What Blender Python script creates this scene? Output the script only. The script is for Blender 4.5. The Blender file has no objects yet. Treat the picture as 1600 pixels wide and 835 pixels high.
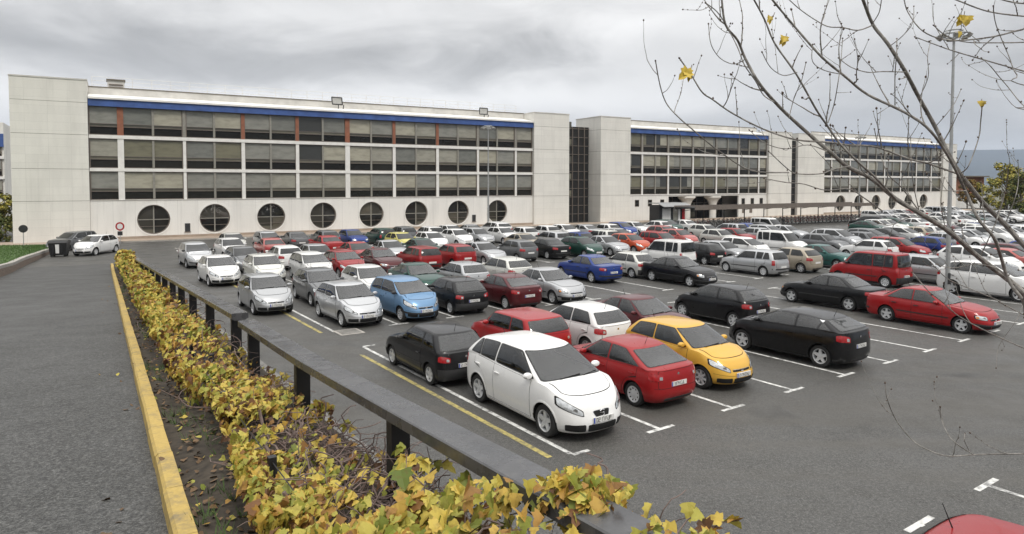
import bpy, bmesh, math, random
import numpy as np
from mathutils import Vector, Matrix, noise
random.seed(11)
rng = np.random.default_rng(11)
S = bpy.context.scene
COL = S.collection
R = math.radians

# ------------------------------------------------------------------ camera
FPX, CX, CY, HZ, CAMZ = 1056.0, 800.0, 331.0, 288.0, 5.0     # focal length, optical centre and horizon in photo pixels
PITCH = math.atan((CY - HZ) / FPX)
cam = bpy.data.cameras.new('camera')
cam.sensor_width = 36.0
cam.lens = FPX / 1600 * 36.0
cam.shift_y = (CY - 417.5) / 1600              # the photograph is cropped: its optical centre lies above the middle
cam.clip_start, cam.clip_end = 0.1, 20000
camo = bpy.data.objects.new('camera', cam)
COL.objects.link(camo)
camo.location = (0, 0, CAMZ)
camo.rotation_euler = (math.pi / 2 - PITCH, 0, 0)
S.camera = camo

# ------------------------------------------------------------------ exposure
S.view_settings.view_transform = 'Standard'
S.view_settings.look = 'None'
S.view_settings.gamma = 1
S.view_settings.use_curve_mapping = False
S.view_settings.exposure = 0.28
try:
    S.cycles.use_denoising = True
    S.cycles.max_bounces = 6
    S.cycles.diffuse_bounces = 3
    S.cycles.glossy_bounces = 3
    S.cycles.transmission_bounces = 4
    S.cycles.volume_bounces = 0
    S.cycles.caustics_reflective = False
    S.cycles.caustics_refractive = False
except Exception:
    pass

# ------------------------------------------------------------------ sun and overcast sky
SUN_EL, SUN_AZ = R(56), R(150)            # azimuth clockwise from +Y: behind the camera, a little to its right
sun = bpy.data.lights.new('sun', 'SUN')
sun.energy = 1.5
sun.angle = R(14)
sun.color = (1.0, 0.95, 0.87)
suno = bpy.data.objects.new('sun', sun)
COL.objects.link(suno)
sd = Vector((math.sin(SUN_AZ) * math.cos(SUN_EL), math.cos(SUN_AZ) * math.cos(SUN_EL), math.sin(SUN_EL)))
suno.rotation_euler = sd.to_track_quat('Z', 'Y').to_euler()
suno.location = (0, -20, 60)

W = bpy.data.worlds.new('World')
S.world = W
W.use_nodes = True
nt = W.node_tree
nt.nodes.clear()


def N(tree, typ, **kw):
    n = tree.nodes.new(typ)
    for k, v in kw.items():
        setattr(n, k, v)
    return n


def M(tree, op, a, b=None, c=None, clamp=False):
    n = tree.nodes.new('ShaderNodeMath')
    n.operation = op
    n.use_clamp = clamp
    for i, v in enumerate((a, b, c)):
        if v is None:
            continue
        if isinstance(v, (int, float)):
            n.inputs[i].default_value = v
        else:
            tree.links.new(v, n.inputs[i])
    return n.outputs[0]


def build_world():
    L = nt.links
    out = N(nt, 'ShaderNodeOutputWorld')
    bg = N(nt, 'ShaderNodeBackground')
    bg.inputs['Strength'].default_value = 0.1
    L.new(bg.outputs[0], out.inputs[0])
    sky = N(nt, 'ShaderNodeTexSky', sky_type='NISHITA')
    sky.sun_disc = False
    sky.sun_elevation = SUN_EL
    sky.sun_rotation = SUN_AZ
    sky.air_density, sky.dust_density = 1.0, 2.0
    tc = N(nt, 'ShaderNodeTexCoord')
    sep = N(nt, 'ShaderNodeSeparateXYZ')
    L.new(tc.outputs['Generated'], sep.inputs[0])
    x, y, z = sep.outputs
    el = M(nt, 'ARCSINE', z)
    az = M(nt, 'ARCTAN2', x, y)
    # cloud layer overhead: project the direction on a plane
    zz = M(nt, 'ADD', M(nt, 'MAXIMUM', z, 0.0), 0.16)
    comb = N(nt, 'ShaderNodeCombineXYZ')
    L.new(M(nt, 'MULTIPLY', az, 3.0), comb.inputs[0])
    L.new(M(nt, 'MULTIPLY', M(nt, 'POWER', M(nt, 'ADD', M(nt, 'MAXIMUM', el, 0.0), 0.02), 0.75), 7.0), comb.inputs[1])
    comb.inputs[2].default_value = 3.7

    def fbm(scale, det, rough, dist, off):
        mp = N(nt, 'ShaderNodeMapping')
        mp.inputs['Location'].default_value = off
        L.new(comb.outputs[0], mp.inputs[0])
        n = N(nt, 'ShaderNodeTexNoise')
        n.inputs['Scale'].default_value = scale
        n.inputs['Detail'].default_value = det
        n.inputs['Roughness'].default_value = rough
        n.inputs['Distortion'].default_value = dist
        L.new(mp.outputs[0], n.inputs['Vector'])
        return n.outputs[0]
    n1 = fbm(0.75, 7, 0.55, 0.5, (1.3, 4.2, 0))
    n2 = fbm(1.9, 8, 0.6, 0.7, (5.1, 0.2, 2))
    w1 = M(nt, 'MULTIPLY', M(nt, 'SUBTRACT', n1, 0.5), 0.16)
    w2 = M(nt, 'MULTIPLY', M(nt, 'SUBTRACT', n2, 0.5), 0.5)
    elw = M(nt, 'ADD', el, w1)
    azw = M(nt, 'ADD', az, w2)

    def blob(px, py, sx, sy, amp):
        a0 = math.atan2((px - CX) / FPX, 1.0)
        e0 = math.atan((HZ - py) / FPX * math.cos(a0))
        a = M(nt, 'DIVIDE', M(nt, 'SUBTRACT', azw, a0), sx / FPX)
        e = M(nt, 'DIVIDE', M(nt, 'SUBTRACT', elw, e0), sy / FPX)
        q = M(nt, 'ADD', M(nt, 'MULTIPLY', a, a), M(nt, 'MULTIPLY', e, e))
        return M(nt, 'MULTIPLY', M(nt, 'EXPONENT', M(nt, 'MULTIPLY', q, -1.0)), amp)
    lum = M(nt, 'ADD', 6.5, M(nt, 'MULTIPLY', M(nt, 'SUBTRACT', n1, 0.5), 4.6))
    lum = M(nt, 'ADD', lum, M(nt, 'MULTIPLY', M(nt, 'SUBTRACT', n2, 0.5), 3.6))
    for b in ((230, 80, 540, 34, -2.6), (720, 84, 280, 22, -0.8), (660, 150, 520, 30, 3.4), (20, 180, 190, 60, 2.4), (1020, 70, 170, 70, 2.0),
              (330, 0, 520, 30, 1.2), (1330, 150, 330, 70, -1.3), (1560, 110, 190, 90, -1.0), (1500, 226, 300, 12, 1.6), (1250, 10, 250, 50, 0.8)):
        lum = M(nt, 'ADD', lum, blob(*b))
    # the cloud deck brightens towards the zenith, as an overcast sky does
    zen = M(nt, 'MULTIPLY', M(nt, 'MINIMUM', M(nt, 'MAXIMUM', M(nt, 'SUBTRACT', z, 0.25), 0.0), 0.7), 12.0)
    lum = M(nt, 'MAXIMUM', M(nt, 'ADD', lum, zen), 2.5)
    # added dimming of the unseen low sky around the camera, darkens car reflections
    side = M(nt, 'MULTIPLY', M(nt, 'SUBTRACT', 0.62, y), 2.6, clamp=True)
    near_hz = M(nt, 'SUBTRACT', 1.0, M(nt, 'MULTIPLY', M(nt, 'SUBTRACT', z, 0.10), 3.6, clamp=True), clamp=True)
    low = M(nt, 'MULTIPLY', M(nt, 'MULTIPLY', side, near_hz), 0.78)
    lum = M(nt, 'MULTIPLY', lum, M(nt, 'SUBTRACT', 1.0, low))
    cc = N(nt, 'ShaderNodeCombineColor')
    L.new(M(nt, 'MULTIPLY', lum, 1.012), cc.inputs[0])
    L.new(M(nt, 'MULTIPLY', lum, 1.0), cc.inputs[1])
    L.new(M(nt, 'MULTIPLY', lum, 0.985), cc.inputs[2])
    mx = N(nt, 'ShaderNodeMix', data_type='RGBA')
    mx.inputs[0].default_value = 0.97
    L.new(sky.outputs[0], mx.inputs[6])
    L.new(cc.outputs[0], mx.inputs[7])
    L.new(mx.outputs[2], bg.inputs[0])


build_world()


# ------------------------------------------------------------------ photo geometry: pixel of the photo -> ray, and the plan axes
_cp, _sp = math.cos(PITCH), math.sin(PITCH)


def ray(px, py):
    r = (px - CX) / FPX
    u = (CY - py) / FPX
    return Vector((r, _cp + u * _sp, -_sp + u * _cp))


def on_ground(px, py, z=0.0):
    d = ray(px, py)
    return Vector((0, 0, CAMZ)) + d * ((z - CAMZ) / d.z)


def at_depth(px, py, Y):
    d = ray(px, py)
    return Vector((0, 0, CAMZ)) + d * (Y / d.y)


# car park axes: a runs along the parked cars towards the camera, b along the rows to the right
AX = Vector((-0.56563, 0.82466, 0))
BX = Vector((0.82466, 0.56563, 0))
HEAD_F = math.atan2(-AX.y, -AX.x)           # heading of a car whose nose points along +a


def lot(a, b, z=0.0):
    v = AX * (-a) + BX * b
    v.z = z
    return v


# ramp axes: t along the road away from the camera, o to the right
RD = Vector((-math.sin(R(31.25)), math.cos(R(31.25)), 0))
RP = Vector((RD.y, -RD.x, 0))


def ramp_z(t):
    z = 2.8 - 0.0625 * t
    return 0.5 * (z + math.sqrt(z * z + 0.02)) + 0.006


def ramp(t, o, h=0.0):
    v = RD * t + RP * o
    v.z = ramp_z(t) + h
    return v


# ------------------------------------------------------------------ mesh helpers
class MB:
    """collects polygons with materials and links them as one mesh object"""

    def __init__(self):
        self.v, self.f, self.m, self.s = [], [], [], []
        self.mats = []

    def mi(self, mat):
        if mat not in self.mats:
            self.mats.append(mat)
        return self.mats.index(mat)

    def add(self, verts, faces, mat, smooth=False):
        o = len(self.v)
        self.v.extend([tuple(p) for p in verts])
        i = self.mi(mat)
        for f in faces:
            self.f.append(tuple(o + k for k in f))
            self.m.append(i)
            self.s.append(smooth)

    def merge(self, other, mat4=None):
        o = len(self.v)
        vs = other.v if mat4 is None else [tuple(mat4 @ Vector(p)) for p in other.v]
        self.v.extend(vs)
        for f, m, s in zip(other.f, other.m, other.s):
            self.f.append(tuple(o + k for k in f))
            self.m.append(self.mi(other.mats[m]))
            self.s.append(s)

    def box(self, x0, x1, y0, y1, z0, z1, mat, faces='all'):
        v = [(x0, y0, z0), (x1, y0, z0), (x1, y1, z0), (x0, y1, z0), (x0, y0, z1), (x1, y0, z1), (x1, y1, z1), (x0, y1, z1)]
        f = [(0, 3, 2, 1), (4, 5, 6, 7), (0, 1, 5, 4), (1, 2, 6, 5), (2, 3, 7, 6), (3, 0, 4, 7)]
        self.add(v, f, mat)

    def obox(self, c, ax, ay, az, mat):
        """box from a centre and three half-axis vectors"""
        c, ax, ay, az = Vector(c), Vector(ax), Vector(ay), Vector(az)
        v = [c + sx * ax + sy * ay + sz * az for sz in (-1, 1) for sx, sy in ((-1, -1), (1, -1), (1, 1), (-1, 1))]
        f = [(0, 3, 2, 1), (4, 5, 6, 7), (0, 1, 5, 4), (1, 2, 6, 5), (2, 3, 7, 6), (3, 0, 4, 7)]
        self.add(v, f, mat)

    def tube(self, pts, rad, mat, seg=8, cap=True):
        pts = [Vector(p) for p in pts]
        if not hasattr(rad, '__len__'):
            rad = [rad] * len(pts)
        vs, fs = [], []
        prev = None
        for i, p in enumerate(pts):
            d = (pts[min(i + 1, len(pts) - 1)] - pts[max(i - 1, 0)])
            d = d.normalized() if d.length > 1e-9 else Vector((0, 0, 1))
            ref = prev if prev is not None else (Vector((0, 0, 1)) if abs(d.z) < 0.9 else Vector((1, 0, 0)))
            u = (ref - d * ref.dot(d))
            u = u.normalized() if u.length > 1e-6 else d.orthogonal().normalized()
            prev = u
            w = d.cross(u)
            for k in range(seg):
                a = 2 * math.pi * k / seg
                vs.append(p + (u * math.cos(a) + w * math.sin(a)) * rad[i])
        for i in range(len(pts) - 1):
            for k in range(seg):
                k2 = (k + 1) % seg
                fs.append((i * seg + k, i * seg + k2, (i + 1) * seg + k2, (i + 1) * seg + k))
        if cap:
            fs.append(tuple(range(seg))[::-1])
            fs.append(tuple((len(pts) - 1) * seg + k for k in range(seg)))
        self.add(vs, fs, mat, True)

    def mesh(self, name, sharp=35):
        me = bpy.data.meshes.new(name)
        me.from_pydata(self.v, [], self.f)
        for m in self.mats:
            me.materials.append(m)
        me.polygons.foreach_set('material_index', self.m)
        me.polygons.foreach_set('use_smooth', self.s)
        me.update()
        if any(self.s) and sharp:
            try:
                me.set_sharp_from_angle(angle=R(sharp))
            except Exception:
                pass
        return me

    def build(self, name, parent=None, sharp=35):
        o = bpy.data.objects.new(name, self.mesh(name, sharp))
        COL.objects.link(o)
        if parent is not None:
            o.parent = parent
        return o


def tag(o, label=None, cat=None, group=None, kind=None):
    if label:
        o['label'] = label
    if cat:
        o['category'] = cat
    if group:
        o['group'] = group
    if kind:
        o['kind'] = kind
    return o


def empty(name, loc=(0, 0, 0), rz=0.0):
    o = bpy.data.objects.new(name, None)
    o.empty_display_size = 0.2
    COL.objects.link(o)
    o.location = loc
    o.rotation_euler = (0, 0, rz)
    return o


# ------------------------------------------------------------------ materials
def new_mat(name):
    m = bpy.data.materials.new(name)
    m.use_nodes = True
    t = m.node_tree
    return m, t, t.nodes['Principled BSDF']


def noise_tex(t, scale, detail=4, rough=0.55, coord='Object', stretch=None, dist=0.0):
    tc = N(t, 'ShaderNodeTexCoord')
    v = tc.outputs[coord]
    if stretch:
        mp = N(t, 'ShaderNodeMapping')
        mp.inputs['Scale'].default_value = stretch
        t.links.new(v, mp.inputs[0])
        v = mp.outputs[0]
    n = N(t, 'ShaderNodeTexNoise')
    n.inputs['Scale'].default_value = scale
    n.inputs['Detail'].default_value = detail
    n.inputs['Roughness'].default_value = rough
    n.inputs['Distortion'].default_value = dist
    t.links.new(v, n.inputs['Vector'])
    return n.outputs[0]


def ramp_node(t, fac, stops):
    r = N(t, 'ShaderNodeValToRGB')
    while len(r.color_ramp.elements) < len(stops):
        r.color_ramp.elements.new(0.5)
    for e, (p, c) in zip(r.color_ramp.elements, stops):
        e.position = p
        e.color = (c[0], c[1], c[2], 1) if hasattr(c, '__len__') else (c, c, c, 1)
    t.links.new(fac, r.inputs[0])
    return r.outputs[0]


def mix_rgb(t, fac, a, b, mode='MIX'):
    n = N(t, 'ShaderNodeMix', data_type='RGBA', blend_type=mode)
    for i, v in ((0, fac), (6, a), (7, b)):
        if isinstance(v, (int, float)):
            n.inputs[i].default_value = v
        elif isinstance(v, tuple):
            n.inputs[i].default_value = (v[0], v[1], v[2], 1)
        else:
            t.links.new(v, n.inputs[i])
    return n.outputs[2]


def bump(t, bsdf, height, strength=0.3, dist=0.02):
    b = N(t, 'ShaderNodeBump')
    b.inputs['Strength'].default_value = strength
    b.inputs['Distance'].default_value = dist
    t.links.new(height, b.inputs['Height'])
    t.links.new(b.outputs[0], bsdf.inputs['Normal'])


def simple(name, col, rough=0.6, metal=0.0, var=0.15, scale=6.0, spec=0.5, coat=0.0):
    m, t, b = new_mat(name)
    b.inputs['Roughness'].default_value = rough
    b.inputs['Metallic'].default_value = metal
    b.inputs['Specular IOR Level'].default_value = spec
    b.inputs['Coat Weight'].default_value = coat
    if var:
        n = noise_tex(t, scale, 5)
        c = ramp_node(t, n, [(0.3, tuple(x * (1 - var) for x in col)), (0.7, tuple(min(1, x * (1 + var)) for x in col))])
        t.links.new(c, b.inputs['Base Color'])
    else:
        b.inputs['Base Color'].default_value = (*col, 1)
    return m
# ------------------------------------------------------------------ ground materials
def asphalt(name, base, speck, rough=(.5, .8), scale=1.0, stripe=False):
    m, t, b = new_mat(name)
    big = noise_tex(t, .10 * scale, 6, .6)
    mid = noise_tex(t, .9, 6, .65)
    fine = noise_tex(t, 38, 3, .7)
    grit = noise_tex(t, 110, 2, .6)
    coarse = noise_tex(t, 15, 6, .82)
    c = ramp_node(t, big, [(.30, tuple(x * .62 for x in base)), (.5, base), (.72, tuple(x * 1.45 for x in base))])
    c = mix_rgb(t, M(t, 'MULTIPLY', M(t, 'SUBTRACT', mid, .5, clamp=True), 1.1), c, tuple(x * .5 for x in base))
    f = ramp_node(t, fine, [(.42, 0.0), (.62, 1.0)])
    c = mix_rgb(t, M(t, 'MULTIPLY', f, .35), c, speck)
    k_ = ramp_node(t, coarse, [(.36, .50), (.50, 1.0), (.64, 1.65)])
    c = mix_rgb(t, 1.0, c, k_, 'MULTIPLY')
    g = ramp_node(t, grit, [(.60, 0.0), (.70, 1.0)])
    c = mix_rgb(t, M(t, 'MULTIPLY', g, .55), c, tuple(x * 1.5 for x in speck))
    if stripe:      # tyre-worn tracks that run along the aisles
        tc = N(t, 'ShaderNodeTexCoord')
        mp = N(t, 'ShaderNodeMapping')
        mp.inputs['Rotation'].default_value = (0, 0, -math.atan2(BX.y, BX.x))
        mp.inputs['Scale'].default_value = (.05, .8, 1)
        t.links.new(tc.outputs['Object'], mp.inputs[0])
        n = N(t, 'ShaderNodeTexNoise')
        n.inputs['Scale'].default_value = 1.0
        n.inputs['Detail'].default_value = 3
        t.links.new(mp.outputs[0], n.inputs['Vector'])
        c = mix_rgb(t, M(t, 'MULTIPLY', ramp_node(t, n.outputs[0], [(.47, 0.0), (.62, 1.0)]), .5), c, (base[0] * 1.95, base[1] * 1.85, base[2] * 1.7))
        # oil spots and darker patches where cars stand
        o = noise_tex(t, .55, 3, .5, dist=.6)
        c = mix_rgb(t, M(t, 'MULTIPLY', ramp_node(t, o, [(.62, 0.0), (.72, 1.0)]), .5), c, tuple(x * .35 for x in base))
    t.links.new(c, b.inputs['Base Color'])
    t.links.new(ramp_node(t, mid, [(.3, rough[0]), (.7, rough[1])]), b.inputs['Roughness'])
    bump(t, b, M(t, 'ADD', fine, grit), .35, .008)
    return m


def worn_paint(name, col, under, thr=(.40, .60)):
    m, t, b = new_mat(name)
    n1 = noise_tex(t, 7, 7, .7)
    n2 = noise_tex(t, 1.3, 3, .5)
    w = M(t, 'ADD', M(t, 'MULTIPLY', n1, .7), M(t, 'MULTIPLY', n2, .3))
    c = ramp_node(t, noise_tex(t, 30, 3), [(.3, tuple(x * .82 for x in col)), (.7, col)])
    c = mix_rgb(t, ramp_node(t, w, [(thr[0], 0.0), (thr[1], 1.0)]), under, c)
    t.links.new(c, b.inputs['Base Color'])
    b.inputs['Roughness'].default_value = .7
    return m


ASPH = asphalt('car_park_asphalt', (.041, .0405, .038), (.235, .23, .215), (.42, .72), stripe=True)
ASPH2 = asphalt('ramp_asphalt', (.033, .033, .032), (.20, .20, .19), (.6, .85), .5)
WHITEL = worn_paint('white_line_paint', (.74, .74, .71), (.10, .10, .10), (.36, .54))
YELLOWL = worn_paint('yellow_line_paint', (.48, .40, .13), (.09, .09, .08), (.38, .56))
KERBY = worn_paint('yellow_kerb_paint', (.50, .355, .10), (.19, .155, .095), (.31, .52))
SOIL = simple('dark_soil', (.045, .036, .026), .95, var=.5, scale=9)
CONC = simple('pale_concrete', (.36, .34, .31), .85, var=.18, scale=3)
CONCD = simple('grey_concrete', (.20, .195, .185), .9, var=.25, scale=2.5)
PINKC = simple('pinkish_pavement', (.36, .29, .23), .9, var=.15, scale=1.2)
GRASSM = simple('mown_grass', (.055, .10, .022), .95, var=.45, scale=5)
LANDM = simple('far_land', (.12, .12, .085), .95, var=.3, scale=.02)


def sheet(name, pts, mat, kind='structure', parent=None):
    mb = MB()
    mb.add(pts, [tuple(range(len(pts)))], mat)
    o = mb.build(name, parent)
    return tag(o, kind=kind)


# the land sheet to the horizon, and the car park laid on it
sheet('ground', [(-9000, -400, -.10), (9000, -400, -.10), (9000, 9000, -.10), (-9000, 9000, -.10)], LANDM)
sheet('car_park', [(-75, -40, 0), (230, -40, 0), (230, 190, 0), (-75, 190, 0)], ASPH)

# ramp road, falling from beside the camera to the car park
mb = MB()
ts = [-14 + i * 1.0 for i in range(64)]
vv = []
for t_ in ts:
    left = -7.2 if t_ < 30 else -7.2 + max(0, (t_ - 30)) * .0
    vv += [ramp(t_, left, 0), ramp(t_, -3.5, .03), ramp(t_, .38, 0)]
ff = []
for i in range(len(ts) - 1):
    for k in range(2):
        a = i * 3 + k
        ff.append((a, a + 1, a + 4, a + 3))
mb.add(vv, ff, ASPH2, True)
tag(mb.build('ramp_road'), kind='structure')

# painted kerb along the ramp
mb = MB()
for i in range(60):
    t0, t1 = -12 + i * 1.0, -12 + i * 1.0 + .992
    prof = [(.36, 0.0), (.37, .10), (.395, .125), (.51, .125), (.525, .0), (.525, -.15)]
    vs = []
    for t_ in (t0, t1):
        j = rng.normal(0, .004)
        vs += [ramp(t_, o + j, h) for o, h in prof]
    n = len(prof)
    mb.add(vs, [(k, n + k, n + k + 1, k + 1) for k in range(n - 1)] + [tuple(range(n)), tuple(range(2 * n - 1, n - 1, -1))], KERBY)
tag(mb.build('kerb'), kind='structure')

# planted strip between kerb and rail
mb = MB()
ts = [-12 + i * .5 for i in range(121)]
os_ = [.52, .6, .8, 1.0, 1.3, 1.6, 2.05]
vv = [ramp(t_, o, .045 + .05 * noise.noise(Vector((t_ * 1.7, o * 3, 0)))) for t_ in ts for o in os_]
n = len(os_)
mb.add(vv, [(i * n + k, i * n + k + 1, (i + 1) * n + k + 1, (i + 1) * n + k) for i in range(len(ts) - 1) for k in range(n - 1)], SOIL, True)
tag(mb.build('soil_strip'), kind='structure')

# retaining wall that holds the ramp above the car park
mb = MB()
for i in range(57):
    t0, t1 = -12 + i, -11 + i
    v = [ramp(t0, 2.04, -.0), ramp(t1, 2.04, 0), ramp(t1, 2.20, 0), ramp(t0, 2.20, 0)]
    w = [Vector((p.x, p.y, -.02)) for p in v]
    mb.add(w + v, [(4, 5, 6, 7), (3, 2, 6, 7)[::-1], (0, 1, 5, 4)[::-1]] + ([(0, 3, 7, 4)] if i == 0 else []) + ([(1, 2, 6, 5)[::-1]] if i == 56 else []), CONCD)
tag(mb.build('retaining_wall'), 'grey concrete retaining wall carrying the ramp beside the car park', 'retaining wall')

# ------------------------------------------------------------------ painted lines of the car park
white, yellow = MB(), MB()


def line(mb, p, q, w, z=.004, mat=WHITEL):
    p, q = Vector(p), Vector(q)
    d = (q - p).normalized()
    s = Vector((-d.y, d.x, 0)) * w / 2
    n = max(1, int((q - p).length / 1.5))
    for i in range(n):
        a, b = p + (q - p) * i / n, p + (q - p) * (i + 1) / n
        mb.add([(*(a + s)[:2], z), (*(a - s)[:2], z), (*(b - s)[:2], z), (*(b + s)[:2], z)], [(0, 1, 2, 3)], mat)


BAY0, BAYW = 7.88, 2.312
ROWS = [(-9.56, 40, .0), (-22.1, 40, .0), (-34.2, 48, .0), (-46.2, 20, 0)]     # front edge of each double row
for a0, nb, _ in ROWS:
    for k in range(nb):
        b_ = BAY0 + BAYW * k
        line(white, lot(a0, b_), lot(a0 - 10.0, b_), .10)
        for a1, sg in ((a0, 1), (a0 - 10.0, -1)):
            e0 = 0 if k == 0 else -.36
            line(white, lot(a1 + sg * .05, b_ + e0), lot(a1 + sg * .05, b_ + .40), .10, .0045 if sg > 0 else .005)
for k in range(1, 16):      # the row on the near side of the aisle
    b_ = BAY0 + BAYW * k + .25
    line(white, lot(-4.6, b_), lot(.7, b_), .10)
    line(white, lot(-4.65, b_ - .36), lot(-4.65, b_ + .40), .10, .0045)
for a0, a1 in ((-9.65, -18.7), (-22.2, -29.2), (-34.2, -44.2)):
    line(yellow, lot(a0, 7.46), lot(a1, 7.46), .12, .004, YELLOWL)
tag(white.build('bay_lines'), kind='structure')
tag(yellow.build('edge_line'), kind='structure')

# drain covers set in the asphalt
for (px, py) in ((283, 388), (545, 519)):
    p = on_ground(px, py)
    mb = MB()
    mb.box(-.42, .42, -.42, .42, -.02, .012, CONC)
    o = mb.build('manhole_cover')
    g_ = MB()
    for i in range(-3, 4):
        g_.box(-.34, .34, i * .1 - .02, i * .1 + .02, .0121, .022, CONCD)
    g_.build('grating', o)
    o.location = p
    o.rotation_euler.z = math.atan2(BX.y, BX.x)
    tag(o, 'pale concrete manhole cover in the asphalt ' + ('by the far end of the black rail' if px < 400 else 'in front of the small silver hatchback'), 'manhole cover')

# ------------------------------------------------------------------ lawn with its low wall, left of the ramp
wall_px = [(0, 437), (22, 426), (40, 415), (60, 406), (78, 397), (86, 391)]
wp_ = [ramp(-10, -7.0), ramp(8, -6.9), ramp(26, -6.2), ramp(36, -5.3)] + [on_ground(*p) for p in wall_px]
wp_ = [Vector((p.x, p.y, ramp_z(p.dot(RD)) if p.dot(RD) < 46 else 0)) for p in wp_]
hts = [.9, .85, .75, .68, .62, .58, .52, .46, .36, .28]
mb, lawn = MB(), MB()
mb2 = []
for i in range(len(wp_) - 1):
    p, q = wp_[i], wp_[i + 1]
    d = (q - p).normalized()
    s = Vector((-d.y, d.x, 0)) * .30
    up = Vector((0, 0, 1))
    vs = [p, q, q + s, p + s, p + up * hts[i], q + up * hts[i + 1], q + s + up * hts[i + 1], p + s + up * hts[i]]
    mb.add(vs, [(0, 1, 5, 4), (4, 5, 6, 7), (2, 3, 7, 6)], CONC)
    # brick-red face under the coping
    mb.add([p + s * -.05 + up * .02, q + s * -.05 + up * .02, q + s * -.05 + up * (hts[i + 1] - .16), p + s * -.05 + up * (hts[i] - .16)], [(0, 1, 2, 3)], simple('worn_brick_face', (.20, .155, .125), .9, var=.4, scale=12) if i == 0 else bpy.data.materials['worn_brick_face'])
mb.add([wp_[-1], wp_[-1] + s, wp_[-1] + s + up * hts[-1], wp_[-1] + up * hts[-1]], [(0, 1, 2, 3)], CONC)
tag(mb.build('lawn_wall'), 'low curved wall with pale coping round the lawn', 'garden wall')
back = [on_ground(-60, 382), on_ground(70, 384)]
lw = MB()
rows_ = []
for i, p in enumerate(wp_):
    q = Vector((*[(-38, -2), (-45, 14), (-54, 32), (-56, 44), (-50, 52.2), (-47, 52.4), (-43.5, 52.5), (-40.5, 52.6), (-38, 52.7), (-35.6, 52.8)][min(i, 9)], 0))
    rows_.append([Vector((*(p.lerp(q, u))[:2], (p.z + hts[i] - .06) * (1 - u) + .22 * u)) for u in (.02, .25, .5, .75, 1)])
lw.add([p for r in rows_ for p in r], [(i * 5 + k, (i + 1) * 5 + k, (i + 1) * 5 + k + 1, i * 5 + k + 1) for i in range(len(rows_) - 1) for k in range(4)], GRASSM, True)
tag(lw.build('lawn'), kind='structure')
gb = MB()
GB = simple('grass_blade', (.07, .13, .028), .8, var=.4, scale=1.5)
for _ in range(9000):
    i = int(rng.integers(3, len(rows_) - 1))
    k = int(rng.integers(0, 4))
    u, v = rng.random(2)
    p = rows_[i][k].lerp(rows_[i][k + 1], u).lerp(rows_[i + 1][k].lerp(rows_[i + 1][k + 1], u), v)
    a = rng.random() * 6.28
    d = Vector((math.cos(a), math.sin(a), 0)) * .018
    h = .06 + .08 * rng.random()
    gb.add([p - d, p + d, p + Vector((d.y * 1.5, d.x * 1.5, h))], [(0, 1, 2)], GB)
tag(gb.build('lawn_grass'), 'short green grass covering the lawn', 'grass', kind='stuff')

# ------------------------------------------------------------------ the building
TH = R(30.75)
P0 = at_depth(140, 288, 58.5)
P0.z = 0
bd, bn = Vector((math.cos(TH), math.sin(TH), 0)), Vector((math.sin(TH), -math.cos(TH), 0))


def facade(s, out=0.0, z=0.0):
    v = P0 + bd * s + bn * out
    v.z = z
    return v


def stone(name, base, bw, bh, var=.06, line=.0125):
    m, t, b = new_mat(name)
    tc = N(t, 'ShaderNodeTexCoord')
    sep = N(t, 'ShaderNodeSeparateXYZ')
    t.links.new(tc.outputs['Object'], sep.inputs[0])
    cb = N(t, 'ShaderNodeCombineXYZ')
    t.links.new(M(t, 'ADD', sep.outputs[0], sep.outputs[1]), cb.inputs[0])
    t.links.new(sep.outputs[2], cb.inputs[1])
    br = N(t, 'ShaderNodeTexBrick')
    br.offset = 0.0 if bw > 1.3 else .5
    br.inputs['Scale'].default_value = 1
    br.inputs['Brick Width'].default_value = bw
    br.inputs['Row Height'].default_value = bh
    br.inputs['Mortar Size'].default_value = line
    br.inputs['Mortar Smooth'].default_value = .3
    br.inputs['Color1'].default_value = (*[x * (1 + var) for x in base], 1)
    br.inputs['Color2'].default_value = (*[x * (1 - var) for x in base], 1)
    br.inputs['Mortar'].default_value = (*[x * .72 for x in base], 1)
    t.links.new(cb.outputs[0], br.inputs['Vector'])
    st = noise_tex(t, .7, 6, .6, stretch=(1, 1, .22))
    c = mix_rgb(t, M(t, 'MULTIPLY', ramp_node(t, st, [(.45, 0.0), (.75, 1.0)]), .35), br.outputs['Color'], tuple(x * .62 for x in base))
    sk = noise_tex(t, 3.2, 4, .55, stretch=(1, 1, .05))
    c = mix_rgb(t, M(t, 'MULTIPLY', ramp_node(t, sk, [(.55, 0.0), (.75, 1.0)]), .22), c, tuple(x * .55 for x in base))
    fn = noise_tex(t, 9, 4, .6)
    c = mix_rgb(t, M(t, 'MULTIPLY', M(t, 'SUBTRACT', fn, .5, clamp=True), .5), c, tuple(x * .7 for x in base))
    t.links.new(c, b.inputs['Base Color'])
    b.inputs['Roughness'].default_value = .85
    return m


STONE = stone('cream_stone_cladding', (.77, .755, .705), 1.6, .68, .03, .006)
PODIUM = stone('pale_precast_panels', (.80, .79, .755), 1.70, 3.6, .025, .012)
WHITEF = simple('white_frame', (.78, .77, .74), .6, var=.08, scale=2)
BLUEF = simple('blue_fascia', (.050, .105, .31), .5, var=.25, scale=1.2)
ORANGE = simple('terracotta_column', (.27, .105, .06), .7, var=.2, scale=2)
MULL = simple('bronze_mullion', (.16, .135, .115), .5, var=.15)
MULLG = simple('grey_mullion', (.26, .25, .22), .55, var=.15)
ROOFM = simple('pale_roof_parapet', (.60, .585, .55), .85, var=.15, scale=.8)
DARKIN = simple('dark_interior', (.014, .014, .014), .8, var=.3)
STEELG = simple('galvanised_steel', (.42, .43, .43), .45, metal=.5, var=.12)
DARKST = simple('dark_steel', (.035, .036, .038), .5, metal=.2, var=.2)


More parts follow.
